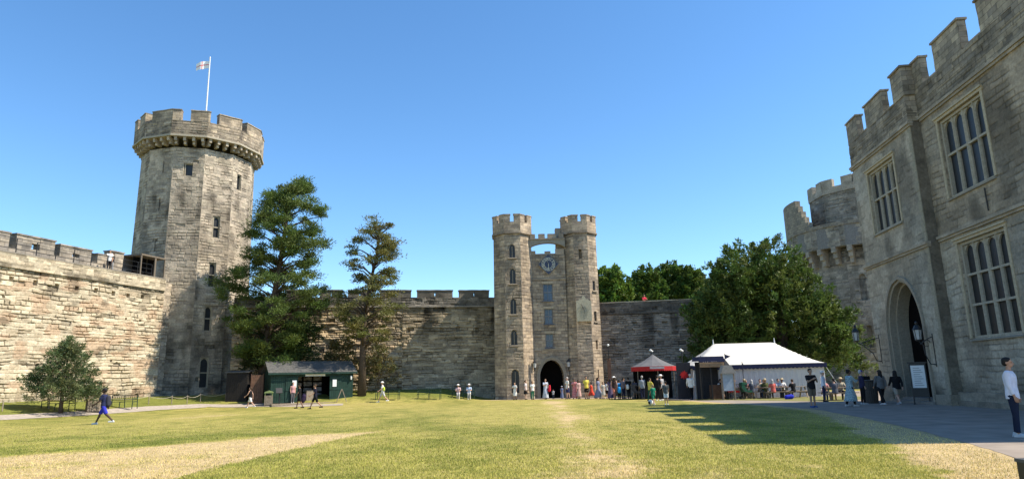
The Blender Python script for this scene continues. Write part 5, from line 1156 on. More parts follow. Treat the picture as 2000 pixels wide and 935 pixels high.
# square black bin close to the camera at the lower right
q = D(1979, 900, 6.4); t = thing('square_bin', 'black square bin top with a grey rim at the lower right corner', 'bin', (q[0] + .36, 6.5, 0), R(0)); m_ = MB(); m_.box(-.19, .19, -.1, .1, 0, q[2] - .03); m_.build('body', BLACK, t); m_ = MB(); m_.box(-.2, .2, -.11, .11, q[2] - .03, q[2]); m_.build('rim', simple('grey_rim', (.06, .065, .07), .5), t)
t = thing('football', 'white and dark football on the grass by the child in green', 'ball', gp(1271, 790)); m_ = MB(); m_.ball((0, 0, .15), .16, n=14); m_.build('shell', simple('ball_white', (.7, .7, .68), .6), t, smooth=True); m_ = MB(); m_.ball((-.07, -.06, .14), .1, n=10); m_.build('patch', BLACK, t, smooth=True)

# ------------------------------------------------------------------ PEOPLE
SKIN = {k: simple('skin_' + k, c, .6, var=.06, scale=12, bump=0, spec=.3) for k, c in (('light', (.55, .33, .24)), ('tan', (.40, .23, .15)), ('brown', (.20, .11, .07)), ('dark', (.07, .038, .025)))}
HAIR = {k: simple('hair_' + k, c, .7, var=.3, scale=30, bump=.4) for k, c in (('black', (.012, .01, .009)), ('brown', (.06, .035, .02)), ('grey', (.42, .41, .40)), ('blond', (.35, .25, .13)))}
_cl = {}
def cloth(c, pat=None):
    key = (tuple(c), pat)
    if key in _cl: return _cl[key]
    if pat:
        m, n, l, b = nmat('patterned_cloth'); tc = N(n, 'ShaderNodeTexCoord'); nz = N(n, 'ShaderNodeTexVoronoi'); nz.inputs['Scale'].default_value = 22; l.new(tc.outputs['Object'], nz.inputs['Vector'])
        rp = N(n, 'ShaderNodeValToRGB'); rp.color_ramp.elements[0].position = .25; rp.color_ramp.elements[1].position = .5; rp.color_ramp.elements[0].color = (*pat, 1); rp.color_ramp.elements[1].color = (*c, 1)
        l.new(nz.outputs[0], rp.inputs[0]); l.new(rp.outputs[0], b.inputs['Base Color']); b.inputs['Roughness'].default_value = .85
    else: m = simple('cloth', c, .85, var=.12, scale=7, bump=.5, bdist=.02, spec=.15)
    _cl[key] = m; return m
def rem(mb, vox, smooth=2):
    me = mb.mesh('tmp', False, True, False); o = bpy.data.objects.new('tmp', me); col.objects.link(o)
    r_ = o.modifiers.new('r', 'REMESH'); r_.mode = 'VOXEL'; r_.voxel_size = vox
    if smooth: s = o.modifiers.new('s', 'SMOOTH'); s.iterations = smooth; s.factor = .5
    dg = bpy.context.evaluated_depsgraph_get(); dg.update(); out = bpy.data.meshes.new_from_object(o.evaluated_get(dg), depsgraph=dg)
    bpy.data.objects.remove(o); bpy.data.meshes.remove(me); out.polygons.foreach_set('use_smooth', [True] * len(out.polygons)); out.materials.clear(); out.materials.append(None); return out
def V3(*a): return Vector(a)
# pose: (thighL, kneeL, thighR, kneeR, armL(swing, abd, elbow, inward), armR, lean, headyaw)
POSES = {
 'stand': (2, 3, -3, 3, (3, 8, 12, 5), (-2, 8, 15, 5), 0, 0),
 'stride': (26, 6, -22, 24, (-24, 8, 22, 0), (24, 8, 28, 0), 3, 0),
 'stroll': (16, 5, -14, 14, (-14, 8, 20, 0), (15, 8, 20, 5), 1, 20),
 'phone': (4, 4, -2, 2, (28, 6, 95, 28), (28, 6, 95, 28), 2, 0),
 'hip': (3, 3, -6, 6, (5, 38, 80, 70), (0, 9, 15, 5), 0, 15),
 'reach': (3, 3, -4, 4, (60, 12, 30, 5), (5, 10, 20, 5), 4, 0),
 'carry': (10, 6, -8, 8, (35, 8, 80, 35), (2, 10, 10, 0), 2, 0),
 'sit': (82, 86, 84, 80, (30, 10, 55, 18), (34, 10, 60, 18), 8, 0),
}
def skel(pose):
    tl, kl, tr, kr, al, ar, lean, yaw = POSES[pose]; J = {}
    pel = V3(0, 0, .93 if pose != 'sit' else .53); J['pel'] = pel; LM = Matrix.Rotation(R(lean), 3, 'X')
    T = lambda x, y, z: pel + LM @ V3(x, y, z)
    J['T'] = T
    zmin = 9
    for s, th, kn in ((-1, tl, kl), (1, tr, kr)):
        h = pel + V3(s * .09, 0, -.02); d1 = V3(0, -math.sin(R(th)), -math.cos(R(th))); k = h + d1 * .43; a2 = th - kn; d2 = V3(s * .02, -math.sin(R(a2)), -math.cos(R(a2))); an = k + d2 * .415
        J[('hip', s)], J[('kn', s)], J[('an', s)] = h, k, an; zmin = min(zmin, an.z)
    dz = .085 - zmin
    if pose == 'sit': dz = 0
    for k in list(J):
        if isinstance(J[k], Vector): J[k] = J[k] + V3(0, 0, dz)
    pel = J['pel']; J['T'] = T = lambda x, y, z: pel + LM @ V3(x, y, z)
    for s, a in ((-1, al), (1, ar)):
        sw, ab, el, inw = a; sh = T(s * .178, 0, .485)
        d1 = V3(s * math.sin(R(ab)), -math.sin(R(sw)) * math.cos(R(ab)), -math.cos(R(sw)) * math.cos(R(ab)))
        a2 = sw + el; d2 = V3(-s * math.sin(R(inw)), -math.sin(R(a2)) * math.cos(R(inw)), -math.cos(R(a2)) * math.cos(R(inw)))
        J[('sh', s)] = sh; J[('el', s)] = sh + d1 * .29; J[('wr', s)] = J[('el', s)] + d2 * .25; J[('fd', s)] = d2
    J['head'] = T(0, -.015, .72); J['yaw'] = yaw; J['lean'] = lean; return J
def rings(mb, T, prof, n=20, yoff=0):
    V = []; F = []; k = len(prof)
    for z, rx, ry in prof:
        for j in range(n): a = 2 * math.pi * j / n; V.append(tuple(T(rx * math.cos(a), yoff + ry * math.sin(a), z)))
    for i in range(k - 1):
        for j in range(n): a = i * n + j; b = i * n + (j + 1) % n; F.append((a, b, b + n, a + n))
    F.append(tuple(range(n))[::-1]); F.append(tuple((k - 1) * n + j for j in range(n))); mb.add(V, F)
TORSO = [(-.13, .09, .07), (-.08, .145, .10), (0, .165, .115), (.09, .155, .108), (.18, .140, .10), (.30, .158, .112), (.40, .172, .115), (.47, .165, .095), (.515, .12, .08), (.55, .07, .068)]
def body_mesh(J, vox):
    m = MB(); T = J['T']; rings(m, T, TORSO); m.capsule(T(0, .0, .5), T(0, -.01, .62), .056, .052)
    m.capsule(T(-.1, 0, .475), T(.1, 0, .475), .06, .06)
    HM = Matrix.Translation(J['head']) @ Matrix.Rotation(R(J['yaw']), 4, 'Z')
    hp_ = lambda x, y, z: tuple(HM @ Vector((x, y, z)))
    m.ball((0, .012, .035), .077, .096, .088, 16, M=HM); m.ball((0, -.022, -.03), .056, .068, .075, 14, M=HM); m.ball((0, -.055, -.075), .032, .03, .024, 10, M=HM)
    m.capsule(hp_(0, -.088, .012), hp_(0, -.106, -.022), .009, .015, 8); m.ball((0, -.088, -.052), .024, .014, .012, 8, M=HM)
    m.capsule(hp_(-.04, -.078, .028), hp_(.04, -.078, .028), .012, .012, 8)
    for s in (-1, 1): m.ball((s * .078, .012, -.005), .011, .02, .032, 8, M=HM)
    for s in (-1, 1):
        h, k, a = J[('hip', s)], J[('kn', s)], J[('an', s)]; m.capsule(h, k, .083, .054, 14); d = (a - k).normalized(); bk = d.cross(V3(1, 0, 0)); bk = bk if bk.y > 0 else -bk
        m.capsule(k, a, .050, .036, 12); m.capsule(k + d * .07 + bk * .018, k + d * .2 + bk * .014, .045, .04, 10)
        fwd = V3(0, -1, 0); m.capsule(a + V3(0, .03, -.045), a + V3(0, -.13, -.05), .034, .03, 10)
        sh, el, wr = J[('sh', s)], J[('el', s)], J[('wr', s)]; m.capsule(sh, el, .050, .038, 12); m.capsule(el, wr, .037, .025, 12)
        fd = J[('fd', s)]; side = V3(-s, 0, 0); side = (side - fd * side.dot(fd)).normalized(); nrm_ = fd.cross(side)
        thd = -nrm_ if (-nrm_).y < 0 else nrm_      # thumb side points forward
        pl = side  # palm normal faces the body
        c0_ = wr + fd * .015; m.capsule(c0_ + thd * .014, wr + fd * .075 + thd * .022, .018, .017, 8); m.capsule(c0_ - thd * .012, wr + fd * .072 - thd * .022, .018, .015, 8); m.capsule(c0_, wr + fd * .08, .02, .018, 8)
        for i, (o_, L_) in enumerate(((.030, .068), (.010, .078), (-.010, .072), (-.029, .056))):
            b0_ = wr + fd * .08 + thd * o_; b1_ = b0_ + (fd + pl * .25).normalized() * L_ * .5; b2_ = b1_ + (fd + pl * .9).normalized() * L_ * .5
            m.capsule(b0_, b1_, .0098, .0092, 7); m.capsule(b1_, b2_, .0092, .0078, 7)
        t0 = wr + fd * .025 + thd * .022; t1_ = t0 + (fd * .75 + thd * .7).normalized() * .04; m.capsule(t0, t1_, .013, .011, 7); m.capsule(t1_, t1_ + (fd + thd * .15).normalized() * .03, .0108, .009, 7)
    return rem(m, vox, 1)
def garment(J, kind, vox):
    m = MB(); T = J['T']; g = .016
    if kind in ('tee', 'shirt', 'dress', 'vest', 'long_dress', 'tunic'):
        lo = -.10 if kind != 'vest' else -.06
        pr_ = [(lo, .182, .135)] + [(z, rx + g + .006, ry + g + .004) for z, rx, ry in TORSO[2:8]] + [(.515, .13, .088), (.54, .082, .075)]
        rings(m, T, pr_); m.capsule(T(-.1, 0, .478), T(.1, 0, .478), .072, .072)
        for s in (-1, 1):
            sh, el, wr = J[('sh', s)], J[('el', s)], J[('wr', s)]
            if kind == 'vest': continue
            if kind in ('shirt', 'tunic'): m.capsule(sh, el, .066, .054, 12); m.capsule(el, el + (wr - el) * .8, .053, .042, 12, flat1=True)
            else: m.capsule(sh, sh + (el - sh) * .72, .067, .062, 12, flat1=True)
    if kind in ('trousers', 'shorts', 'leggings'):
        rings(m, T, [(-.12, .13, .10), (-.08, .165, .125), (0, .180, .13), (.06, .172, .124), (.085, .168, .12)])
        for s in (-1, 1):
            h, k, a = J[('hip', s)], J[('kn', s)], J[('an', s)]
            if kind == 'shorts': m.capsule(h, h + (k - h) * .92, .098, .088, 14, flat1=True)
            else: m.capsule(h, k, .098, .070, 14); m.capsule(k, k + (a - k) * .97, .069, .052 if kind == 'trousers' else .046, 14, flat1=True)
    if kind in ('dress', 'long_dress', 'skirt', 'tunic'):
        low = {'dress': .62, 'long_dress': .97, 'skirt': .5, 'tunic': .8}[kind]
        ks = (J[('kn', -1)] + J[('kn', 1)]) / 2; an = (J[('an', -1)] + J[('an', 1)]) / 2; p0 = J['pel']; path = [p0 + V3(0, 0, .08), p0, p0 + (ks - p0) * .5, ks, ks + (an - ks) * .5, an]; tt = [-.09, 0, .25, .5, .75, 1.0]
        spread = abs(J[('kn', -1)].y - J[('kn', 1)].y) * .5
        V = []; F = []; n = 22; zs = np.linspace(-.09, low, 10)
        for t in zs:
            c = Vector([np.interp(t, tt, [p[i] for p in path]) for i in range(3)]); f = max(0, t); rx = .17 + .12 * f; ry = .125 + .11 * f + spread * min(1, f * 2)
            for j in range(n): a_ = 2 * math.pi * j / n; w__ = 1 + .05 * f * math.sin(a_ * 7); V.append((c.x + rx * w__ * math.cos(a_), c.y + ry * w__ * math.sin(a_), c.z))
        for i in range(9):
            for j in range(n): a_ = i * n + j; b_2 = i * n + (j + 1) % n; F.append((a_, b_2, b_2 + n, a_ + n))
        F.append(tuple(range(n))[::-1]); F.append(tuple(9 * n + j for j in range(n))); m.add(V, F)
    return rem(m, vox, 2)
def hair_mesh(J, kind):
    HM = Matrix.Translation(J['head']) @ Matrix.Rotation(R(J['yaw']), 4, 'Z'); m = MB(); P_ = lambda x, y, z: tuple(HM @ Vector((x, y, z)))
    if kind == 'hat': 
        m.lathe([(.19, .045), (.185, .058), (.105, .065), (.1, .13), (.06, .155), (.01, .16)], 20, ctr=(0, .01, 0)); m.v = [np.array([HM @ Vector(p) for p in v]) for v in m.v]; me = m.mesh('hat', True, True, False); me.materials.append(None); return me
    if kind == 'cap':
        m.ball((0, .012, .06), .088, .105, .075, 16, M=HM); m.prism([(-.07, -.07), (.07, -.07), (.05, -.18), (-.05, -.18)], .062, .072, 'z'); m.v[-1] = np.array([HM @ Vector(p) for p in m.v[-1]]); me = m.mesh('cap', True, True, False); me.materials.append(None); return me
    m.ball((0, .026, .055), .088, .1, .086, 16, M=HM); m.ball((0, .05, .01), .082, .078, .085, 14, M=HM)
    if kind == 'long': m.capsule(P_(0, .075, .03), P_(0, .095, -.22), .075, .06, 12); m.capsule(P_(-.06, .03, .03), P_(-.075, .03, -.16), .03, .03, 8); m.capsule(P_(.06, .03, .03), P_(.075, .03, -.16), .03, .03, 8); m.capsule(P_(0, .1, -.15), P_(0, .1, -.36), .07, .035, 10)
    if kind == 'tail': m.capsule(P_(0, .1, .05), P_(0, .16, -.02), .035, .035, 8); m.capsule(P_(0, .16, -.02), P_(0, .14, -.2), .035, .015, 8)
    if kind == 'bun': m.ball((0, .09, .1), .045, n=10, M=HM)
    if kind == 'scarf': m.ball((0, .02, .02), .1, .112, .12, 16, M=HM); m.capsule(P_(0, .03, -.08), P_(0, .02, -.2), .1, .15, 14)
    return rem(m, .009, 1)
def shoe_mesh(J, s):
    m = MB(); a = J[('an', s)]; m.capsule(a + V3(0, .045, -.045), a + V3(0, -.05, -.048), .04, .042, 12); m.capsule(a + V3(0, -.05, -.048), a + V3(0, -.16, -.055), .042, .034, 12); m.capsule(a + V3(0, .03, -.04), a + V3(0, .03, .01), .042, .042, 10, flat1=True); m.box(a.x - .04, a.x + .04, a.y - .18, a.y + .085, a.z - .088, a.z - .068); return rem(m, .01, 1)
_pc = {}
def cached(key, fn):
    if key not in _pc: _pc[key] = fn()
    return _pc[key]
def bodypart(name, me, mat, parent):
    o = bpy.data.objects.new(name, me); col.objects.link(o); o.parent = parent; o.material_slots[0].link = 'OBJECT'; o.material_slots[0].material = mat; return o
def pack_mesh(big=True):
    m = MB(); m.capsule((0, .17, -.16 + .2), (0, .16, .18 + .2), .12, .11, 12); m.capsule((0, .25, .08), (0, .25, .2), .06, .055, 10)
    for s in (-1, 1): m.tube([(s * .09, .1, .4), (s * .11, 0, .5), (s * .12, -.125, .42), (s * .12, -.12, .2), (s * .11, .08, .05)], .017, 6)
    return rem(m, .012, 1)
def person(lab, p, face, pose='stand', h=1.72, skin='light', hair='brown', hk='short', top=('tee', (.5, .5, .5)), bot=('trousers', (.03, .04, .07)), shoes=(.05, .05, .05), hat=None, grp=None, wide=1.0, near=False, hcol=None, pack=None, yaw=0):
    """face: heading in degrees, 0 = towards the camera, 90 = towards the right of the picture"""
    t = thing('person', lab, 'person', p, R(face), grp); k = h / 1.75; t.scale = (k * wide, k * wide, k); vox = .0075 if near else .0105
    J = cached(('J', pose), lambda: skel(pose))
    bodypart('body', cached(('b', pose, near), lambda: body_mesh(J, vox)), SKIN[skin], t)
    for part_, nm in ((top, None), (bot, None)):
        if part_: bodypart({'tee': 't_shirt', 'long_dress': 'dress', 'vest': 'vest_top', 'tunic': 'long_tunic'}.get(part_[0], part_[0]), cached((part_[0], pose), lambda: garment(J, part_[0], .0115)), cloth(part_[1], part_[2] if len(part_) > 2 else None), t)
    if hk: bodypart('headscarf' if hk == 'scarf' else 'hair', cached(('hair', hk, pose), lambda: hair_mesh(J, hk)), cloth(hcol) if hcol else HAIR[hair], t)
    if hat: bodypart(hat[0], cached((hat[0], pose), lambda: hair_mesh(J, hat[0])), cloth(hat[1]), t)
    for s in (-1, 1): bodypart('shoe', cached(('shoe', pose, s), lambda: shoe_mesh(J, s)), cloth(shoes), t)
    if near:
        HM = Matrix.Translation(J['head']) @ Matrix.Rotation(R(J['yaw']), 4, 'Z')
        for s in (-1, 1):
            m = MB(); m.ball((s * .031, -.079, .008), .0125, .009, .007, 8, M=HM); me = m.mesh('eye', True, True, False); me.materials.append(None); bodypart('eye', me, BLACK, t)
    if pack:
        b = thing('backpack', pack[0], 'backpack', p, R(face)); b.scale = t.scale; me = cached(('pack',), pack_mesh); o = bodypart('pack', me, cloth(pack[1]), b); o.location = J['T'](0, 0, 0) ; o.rotation_euler.x = R(J['lean'])
    return t
def held(name, lab, cat, p, mbuild, mat): t = thing(name, lab, cat, p); mbuild.build('body' if name != 'handbag' else 'pouch', mat, t, smooth=True); return t
W_ = (.74, .73, .70); NV = (.02, .025, .06); BK = (.012, .012, .014); JE = (.05, .075, .13); KH = (.24, .19, .12); OL = (.07, .08, .03)
q = G(1990, 853)
person('man in a white long sleeved shirt and dark jeans at the right edge', (q[0] + .02, q[1], .006), 42, 'stand', 1.86, 'tan', 'black', 'short', ('shirt', (.62, .64, .72)), ('trousers', (.015, .02, .04)), (.5, .5, .5), near=True)
person('man in a dark t-shirt and khaki shorts looking at his phone on the path', G(1589, 795), 5, 'phone', 1.82, 'tan', 'black', 'short', ('tee', (.02, .018, .02)), ('shorts', (.16, .12, .085)), (.03, .08, .25), near=True, wide=1.08)
person('man in blue shorts and dark t-shirt striding left across the lawn', gp(200, 828), 278, 'stride', 1.76, 'dark', 'black', 'short', ('tee', (.02, .025, .07)), ('shorts', (.035, .04, .38)), (.6, .6, .6), hat=('cap', BK), near=True, wide=1.06, pack=('dark backpack worn by the man in blue shorts', (.04, .04, .055)))
person('woman in a long pale blue patterned dress on the shaded path', G(1664, 793), 95, 'carry', 1.74, 'brown', 'black', 'bun', ('tunic', (.34, .45, .47), (.08, .13, .16)), ('leggings', BK), (.5, .5, .5), near=True, wide=1.12)
person('person in a purple cap and navy jacket behind the patterned dress', G(1688, 789), 80, 'stand', 1.7, 'light', 'grey', 'short', ('shirt', (.03, .03, .07)), ('trousers', BK), (.4, .4, .4), hat=('cap', (.12, .1, .35)))
person('woman in a black dress with bare legs standing in sunlight by the ribbed bin', G(1698, 784.5), 200, 'stand', 1.66, 'light', 'blond', 'tail', ('dress', BK), None, (.3, .2, .15))
person('woman with long dark hair, grey top and wide black trousers before the porch', G(1725, 790.5), 185, 'stroll', 1.7, 'tan', 'black', 'long', ('shirt', (.14, .14, .14)), ('trousers', BK), (.5, .5, .5), wide=1.1)
person('woman with a black top and beige shorts walking into the porch', G(1756, 790), 170, 'stride', 1.7, 'light', 'black', 'long', ('shirt', BK), ('shorts', (.30, .26, .21)), (.4, .4, .4), wide=1.1)
person('man in a pale shirt and hat just beyond the man with the phone', G(1612, 784), 60, 'stand', 1.7, 'light', 'grey', 'short', ('shirt', (.6, .66, .74)), ('trousers', NV), BK, hat=('hat', W_))
# by the kiosk
person('grey haired man in white shirt and black trousers seen from behind by the banner', G(1351, 780), 175, 'stroll', 1.78, 'light', 'grey', 'short', ('shirt', W_), ('trousers', BK), BK, wide=1.05)
person('woman in a white top, sun hat and jeans facing the serving kiosk', G(1375, 778.5), 180, 'stand', 1.7, 'light', 'brown', 'short', ('tee', W_), ('trousers', JE), BK, hat=('hat', W_), pack=('small dark backpack on the woman in the white top', (.12, .09, .12)))
person('man in a dark jacket and jeans facing the serving kiosk', G(1390, 778), 190, 'stroll', 1.76, 'tan', 'brown', 'short', ('shirt', (.05, .05, .06)), ('trousers', JE), BK, hat=('cap', (.1, .1, .11)))
person('child in black with a white rucksack walking right past the kiosk', G(1409, 779), 110, 'stride', 1.42, 'light', 'brown', 'tail', ('tee', BK), ('shorts', BK), W_, pack=('white rucksack on the child in black', W_))
person('man in an olive top bending towards the red pushchair', G(1421, 779), 100, 'reach', 1.66, 'tan', 'brown', 'short', ('tee', OL), ('trousers', BK), BK)
# the group before the red tent
person('small child in a green football kit in front of the red tent', gp(1277, 790), 200, 'stroll', 1.18, 'light', 'blond', 'short', ('tee', (.02, .20, .12)), ('shorts', (.02, .17, .10)), W_)
person('child in a grey top and white shorts right of the child in green', gp(1302, 790), 170, 'stand', 1.36, 'tan', 'black', 'short', ('tee', (.09, .10, .10)), ('shorts', W_), W_)
person('person in a yellow top directly behind the child in green', G(1271, 782), 120, 'carry', 1.55, 'tan', 'black', 'short', ('tee', (.55, .48, .10)), ('trousers', (.02, .09, .06)), BK)
person('person in black with a shoulder bag before the middle of the red tent', G(1286, 782), 160, 'stand', 1.7, 'light', 'black', 'short', ('shirt', BK), ('trousers', BK), W_)
person('person in a white hat and grey checked shirt talking at the red tent', G(1293, 781.5), 20, 'hip', 1.74, 'light', 'grey', 'short', ('shirt', (.40, .40, .42)), ('trousers', BK), W_, hat=('hat', W_))
person('man in a grey blue shirt waiting at the left side of the red tent', G(1256, 779.5), 185, 'stand', 1.7, 'light', 'grey', 'short', ('shirt', (.25, .28, .34)), ('trousers', NV), BK)
person('person in dark clothes at the left pole of the red tent', G(1241, 779), 150, 'carry', 1.45, 'tan', 'black', 'tail', ('tee', (.06, .06, .09)), ('shorts', (.2, .2, .2)), BK)
person('server in dark clothes behind the counter inside the red tent', (rc[0] + .5, 53.2, 0), 0, 'phone', 1.7, 'light', 'brown', 'short', ('tee', (.05, .05, .09)), ('trousers', BK), BK)
# crowd between the gatehouse and the red tent
CR = 'visitors crowded between the gatehouse and the red tent'
for lab, px, fy, face, pose, h, sk, hr, hk, top, bot, hat in (
    ('person in a black top carrying a white bag nearest the red tent', 1229, 779, 180, 'carry', 1.62, 'tan', 'black', 'short', ('tee', BK), ('trousers', BK), None),
    ('dark haired person in grey between the lamp post and the red tent', 1219, 778, 120, 'stand', 1.6, 'tan', 'black', 'tail', ('tee', (.2, .18, .2)), ('trousers', NV), None),
    ('person with a bright blue bag behind the orange trousers', 1210, 779, 200, 'stand', 1.45, 'tan', 'black', 'short', ('tee', (.03, .25, .55)), ('trousers', BK), None),
    ('person in white hat and orange trousers near the lamp post', 1201, 779.5, 190, 'stroll', 1.72, 'light', 'brown', 'long', ('vest', (.05, .03, .03)), ('trousers', (.48, .18, .13)), ('hat', W_)),
    ('person in a long purple dress beside the lamp post', 1193, 779, 170, 'stand', 1.55, 'tan', 'black', 'long', ('long_dress', (.12, .09, .16)), None, None),
    ('child in a white t-shirt at the foot of the lamp post', 1187, 778, 185, 'stand', 1.35, 'light', 'brown', 'short', ('tee', W_), ('shorts', BK), None),
    ('child in a pale patterned outfit under the right gatehouse tower', 1179, 778.5, 20, 'stand', 1.3, 'light', 'brown', 'tail', ('dress', (.5, .47, .4), (.15, .15, .2)), None, None),
    ('woman with long dark hair and blue grey dress by the right gatehouse tower', 1169, 778.5, 60, 'stroll', 1.68, 'tan', 'black', 'long', ('long_dress', (.20, .22, .32)), None, None),
    ('girl in a bright red dress leaning beside the yellow shirt', 1156, 778.5, 250, 'stride', 1.35, 'tan', 'black', 'short', ('dress', (.62, .07, .04)), None, None),
    ('man in a yellow t-shirt and black shorts before the right gatehouse tower', 1146, 778.5, 10, 'stand', 1.78, 'tan', 'black', 'short', ('tee', (.68, .58, .10)), ('shorts', BK), None),
    ('person in a pale pink outfit right of the red sari', 1131, 778.5, 30, 'stand', 1.52, 'brown', 'black', 'long', ('tunic', (.50, .32, .30)), ('leggings', (.5, .45, .4)), None),
    ('woman in a long red and pink sari right of the gate arch', 1123, 778.5, 340, 'carry', 1.62, 'brown', 'black', 'bun', ('long_dress', (.58, .14, .16), (.65, .45, .42)), None, None),
    ('man in white shirt and navy shorts right of the gate arch', 1109, 778.5, 290, 'hip', 1.75, 'light', 'grey', 'short', ('tee', W_), ('shorts', (.03, .04, .13)), None),
    ('child in a blue grey outfit in the right of the dark archway', 1098, 778, 10, 'stand', 1.02, 'tan', 'black', 'short', ('long_dress', (.13, .16, .26)), None, ('hat', (.4, .42, .5))),
    ('toddler in dark clothes in the middle of the dark archway', 1081, 779, 340, 'stand', .78, 'tan', 'black', 'short', ('tee', (.45, .45, .5)), ('trousers', (.06, .06, .1)), None),
    ('woman in a flowing pale blue dress holding a red wrap in the archway', 1066, 779, 15, 'carry', 1.66, 'light', 'brown', 'short', ('long_dress', (.38, .44, .56), (.62, .62, .62)), None, None),
    ('person in white top and green trousers left of the gate arch', 1040, 778.5, 20, 'stand', 1.48, 'tan', 'brown', 'short', ('tee', W_), ('trousers', (.03, .16, .10)), None),
    ('woman in a black skirt and white top by the left gatehouse tower', 1027, 778.5, 70, 'stand', 1.58, 'light', 'brown', 'tail', ('tee', (.55, .5, .5)), ('skirt', BK), None),
    ('girl in a white dress at the foot of the left gatehouse tower', 1006, 778.5, 330, 'hip', 1.42, 'light', 'brown', 'short', ('dress', W_), None, None)):
    q = G(px, fy); q = (q[0] * 59 / q[1], 59.0 - .5 * ((px * 7) % 3), 0.006) if q[1] > 58.5 else q
    person(lab, q, face, pose, h, sk, hr, hk, top, bot, (.1, .08, .07), hat=hat, grp=CR)
m_ = MB(); m_.capsule((0, 0, .1), (.05, 0, .45), .14, .08, 10); p = G(1073, 779); held('shawl', 'bundled red shawl held by the woman in the archway', 'shawl', (p[0] * 58.6 / p[1], 58.3, .65), m_, cloth((.6, .03, .05)))
m_ = MB(); m_.capsule((0, 0, 0), (0, 0, .18), .12, .1, 10); held('handbag', 'white shoulder bag carried at the left of the red tent', 'bag', (G(1226, 779)[0] , G(1226, 779)[1] - .3, .85), m_, cloth(W_))
m_ = MB(); m_.capsule((0, 0, 0), (0, 0, .22), .15, .12, 10); held('handbag', 'bright blue bag in the crowd beside the lamp post', 'bag', (G(1211, 779)[0] * .98, G(1211, 779)[1] * .985 - .2, .62), m_, cloth((.03, .3, .7)))
# round the hut
person('woman with black top and white shorts walking left past the brown panel', gp(488, 796), 262, 'stride', 1.62, 'light', 'brown', 'tail', ('vest', BK), ('shorts', W_), W_)
person('man in dark t-shirt walking right in front of the hut', gp(615, 798), 290, 'stride', 1.72, 'tan', 'brown', 'short', ('tee', (.015, .015, .03)), ('shorts', BK), BK)
person('man in black carrying a dark bag before the open hut', gp(584, 797), 280, 'stroll', 1.7, 'brown', 'black', 'short', ('tee', BK), ('shorts', BK), BK)
m_ = MB(); m_.capsule((0, 0, 0), (.1, 0, .3), .2, .16, 10); p = gp(592, 796); held('holdall', 'large dark purple bag carried in front of the hut', 'bag', (p[0], p[1] - .2, p[2] + .55), m_, cloth((.03, .02, .05)))
p = gp(571, 787); person('woman in a pink top standing in the hut opening', (p[0], p[1], p[2]), 30, 'stand', 1.62, 'light', 'brown', 'short', ('vest', (.5, .28, .28)), ('leggings', (.12, .12, .13)), W_)
person('man in white hat and cream clothes walking past the empty bench', gp(747, 785), 285, 'stride', 1.68, 'light', 'grey', 'short', ('tee', W_), ('shorts', (.5, .5, .52)), W_, hat=('hat', W_))
m_ = MB(); m_.capsule((0, 0, 0), (0, 0, .15), .1, .09, 10); p = gp(750, 785); held('shoulder_bag', 'lime yellow bag on the man in the white hat', 'bag', (p[0], p[1] - .16, p[2] + 1.0), m_, cloth((.5, .6, .08)))
m_ = MB(); p = gp(188, 826)
# walkers on the walls
q = VPx = None
def wallp(x, y, z): a = Matrix.Rotation(AL, 4, 'Z') @ Vector((x, y, z)); return (wl.location[0] + a.x, wl.location[1] + a.y, a.z)
person('visitor in white top and dark trousers on the left wall walkway by the railing', wallp(17.0, .8, 10.93), 30, 'reach', 1.62, 'tan', 'black', 'short', ('tee', W_), ('trousers', BK), BK)
person('second visitor in dark clothes leaning on the left wall walkway', wallp(17.5, 1.0, 10.93), -60, 'stand', 1.55, 'light', 'brown', 'short', ('tee', BK), ('trousers', (.3, .3, .3)), BK)
q = D(1258, 596, 62.9); person('visitor in a red top perched on the right curtain wall', (q[0], 62.85, 8.62 - .53), 20, 'sit', 1.5, 'tan', 'black', 'short', ('tee', (.6, .03, .07)), ('trousers', NV), BK)
# seated people: on the bench and at the picnic tables
bp_ = b5.location
for dx, lab, c, ht_ in ((-.45, 'seated visitor in pink and white at the left of the gatehouse bench', (.55, .4, .42), 1), (.5, 'seated visitor in a blue top at the right of the gatehouse bench', (.42, .52, .68), 1)):
    person(lab, (bp_[0] + dx, bp_[1] - .02, bp_[2] - .03), 4, 'sit', 1.6, 'light', 'grey', 'short', ('tee', c), ('trousers', (.55, .53, .5)), W_, hat=('hat', W_))
seatc = [((.5, .12, .10), 'red top'), ((.35, .4, .5), 'pale blue top'), (W_, 'white top'), (BK, 'black top'), ((.5, .25, .25), 'pink top'), ((.08, .09, .12), 'slate top'), ((.4, .36, .28), 'beige top'), (OL, 'olive top'), ((.02, .1, .08), 'bottle green top')]
tn = ('the table nearest the kiosk', 'the second table from the kiosk', 'the table by the blue bag', 'the rightmost marquee table', 'the shaded table by the yew')
k = 0
for ti, tb in enumerate(tabs):
    n_seat = (4, 4, 3, 2, 3)[ti]
    for j in range(n_seat):
        s = 1 if j in (0, 2) else -1; x_ = (-.5, -.45, .5, .5)[j]; c, cn = seatc[k % 9]
        p = tb.matrix_basis @ Vector((x_, s * .74, 0)); fc = math.degrees(tb.rotation_euler.z) + (0 if s > 0 else 180)
        hh_ = (None, ('hat', (.42, .34, .22)), None, ('cap', (.5, .1, .1)))[(k * 3) % 4]
        person('visitor in a %s, %s %s seat of %s' % (cn, 'far' if s > 0 else 'near', 'left' if x_ < 0 else 'right', tn[ti]), (p.x, p.y, p.z), fc + (0, 12, -10)[k % 3], 'sit', 1.62 + .03 * (k % 4), ('light', 'tan', 'light', 'brown')[k % 4], ('brown', 'grey', 'black', 'blond')[k % 4], ('short', 'long', 'short', 'tail')[(k * 5) % 4], ('tee', c), ('trousers', ((.03, .03, .04), JE, KH)[k % 3]), BK, hat=hh_, grp='visitors seated at the picnic tables'); k += 1
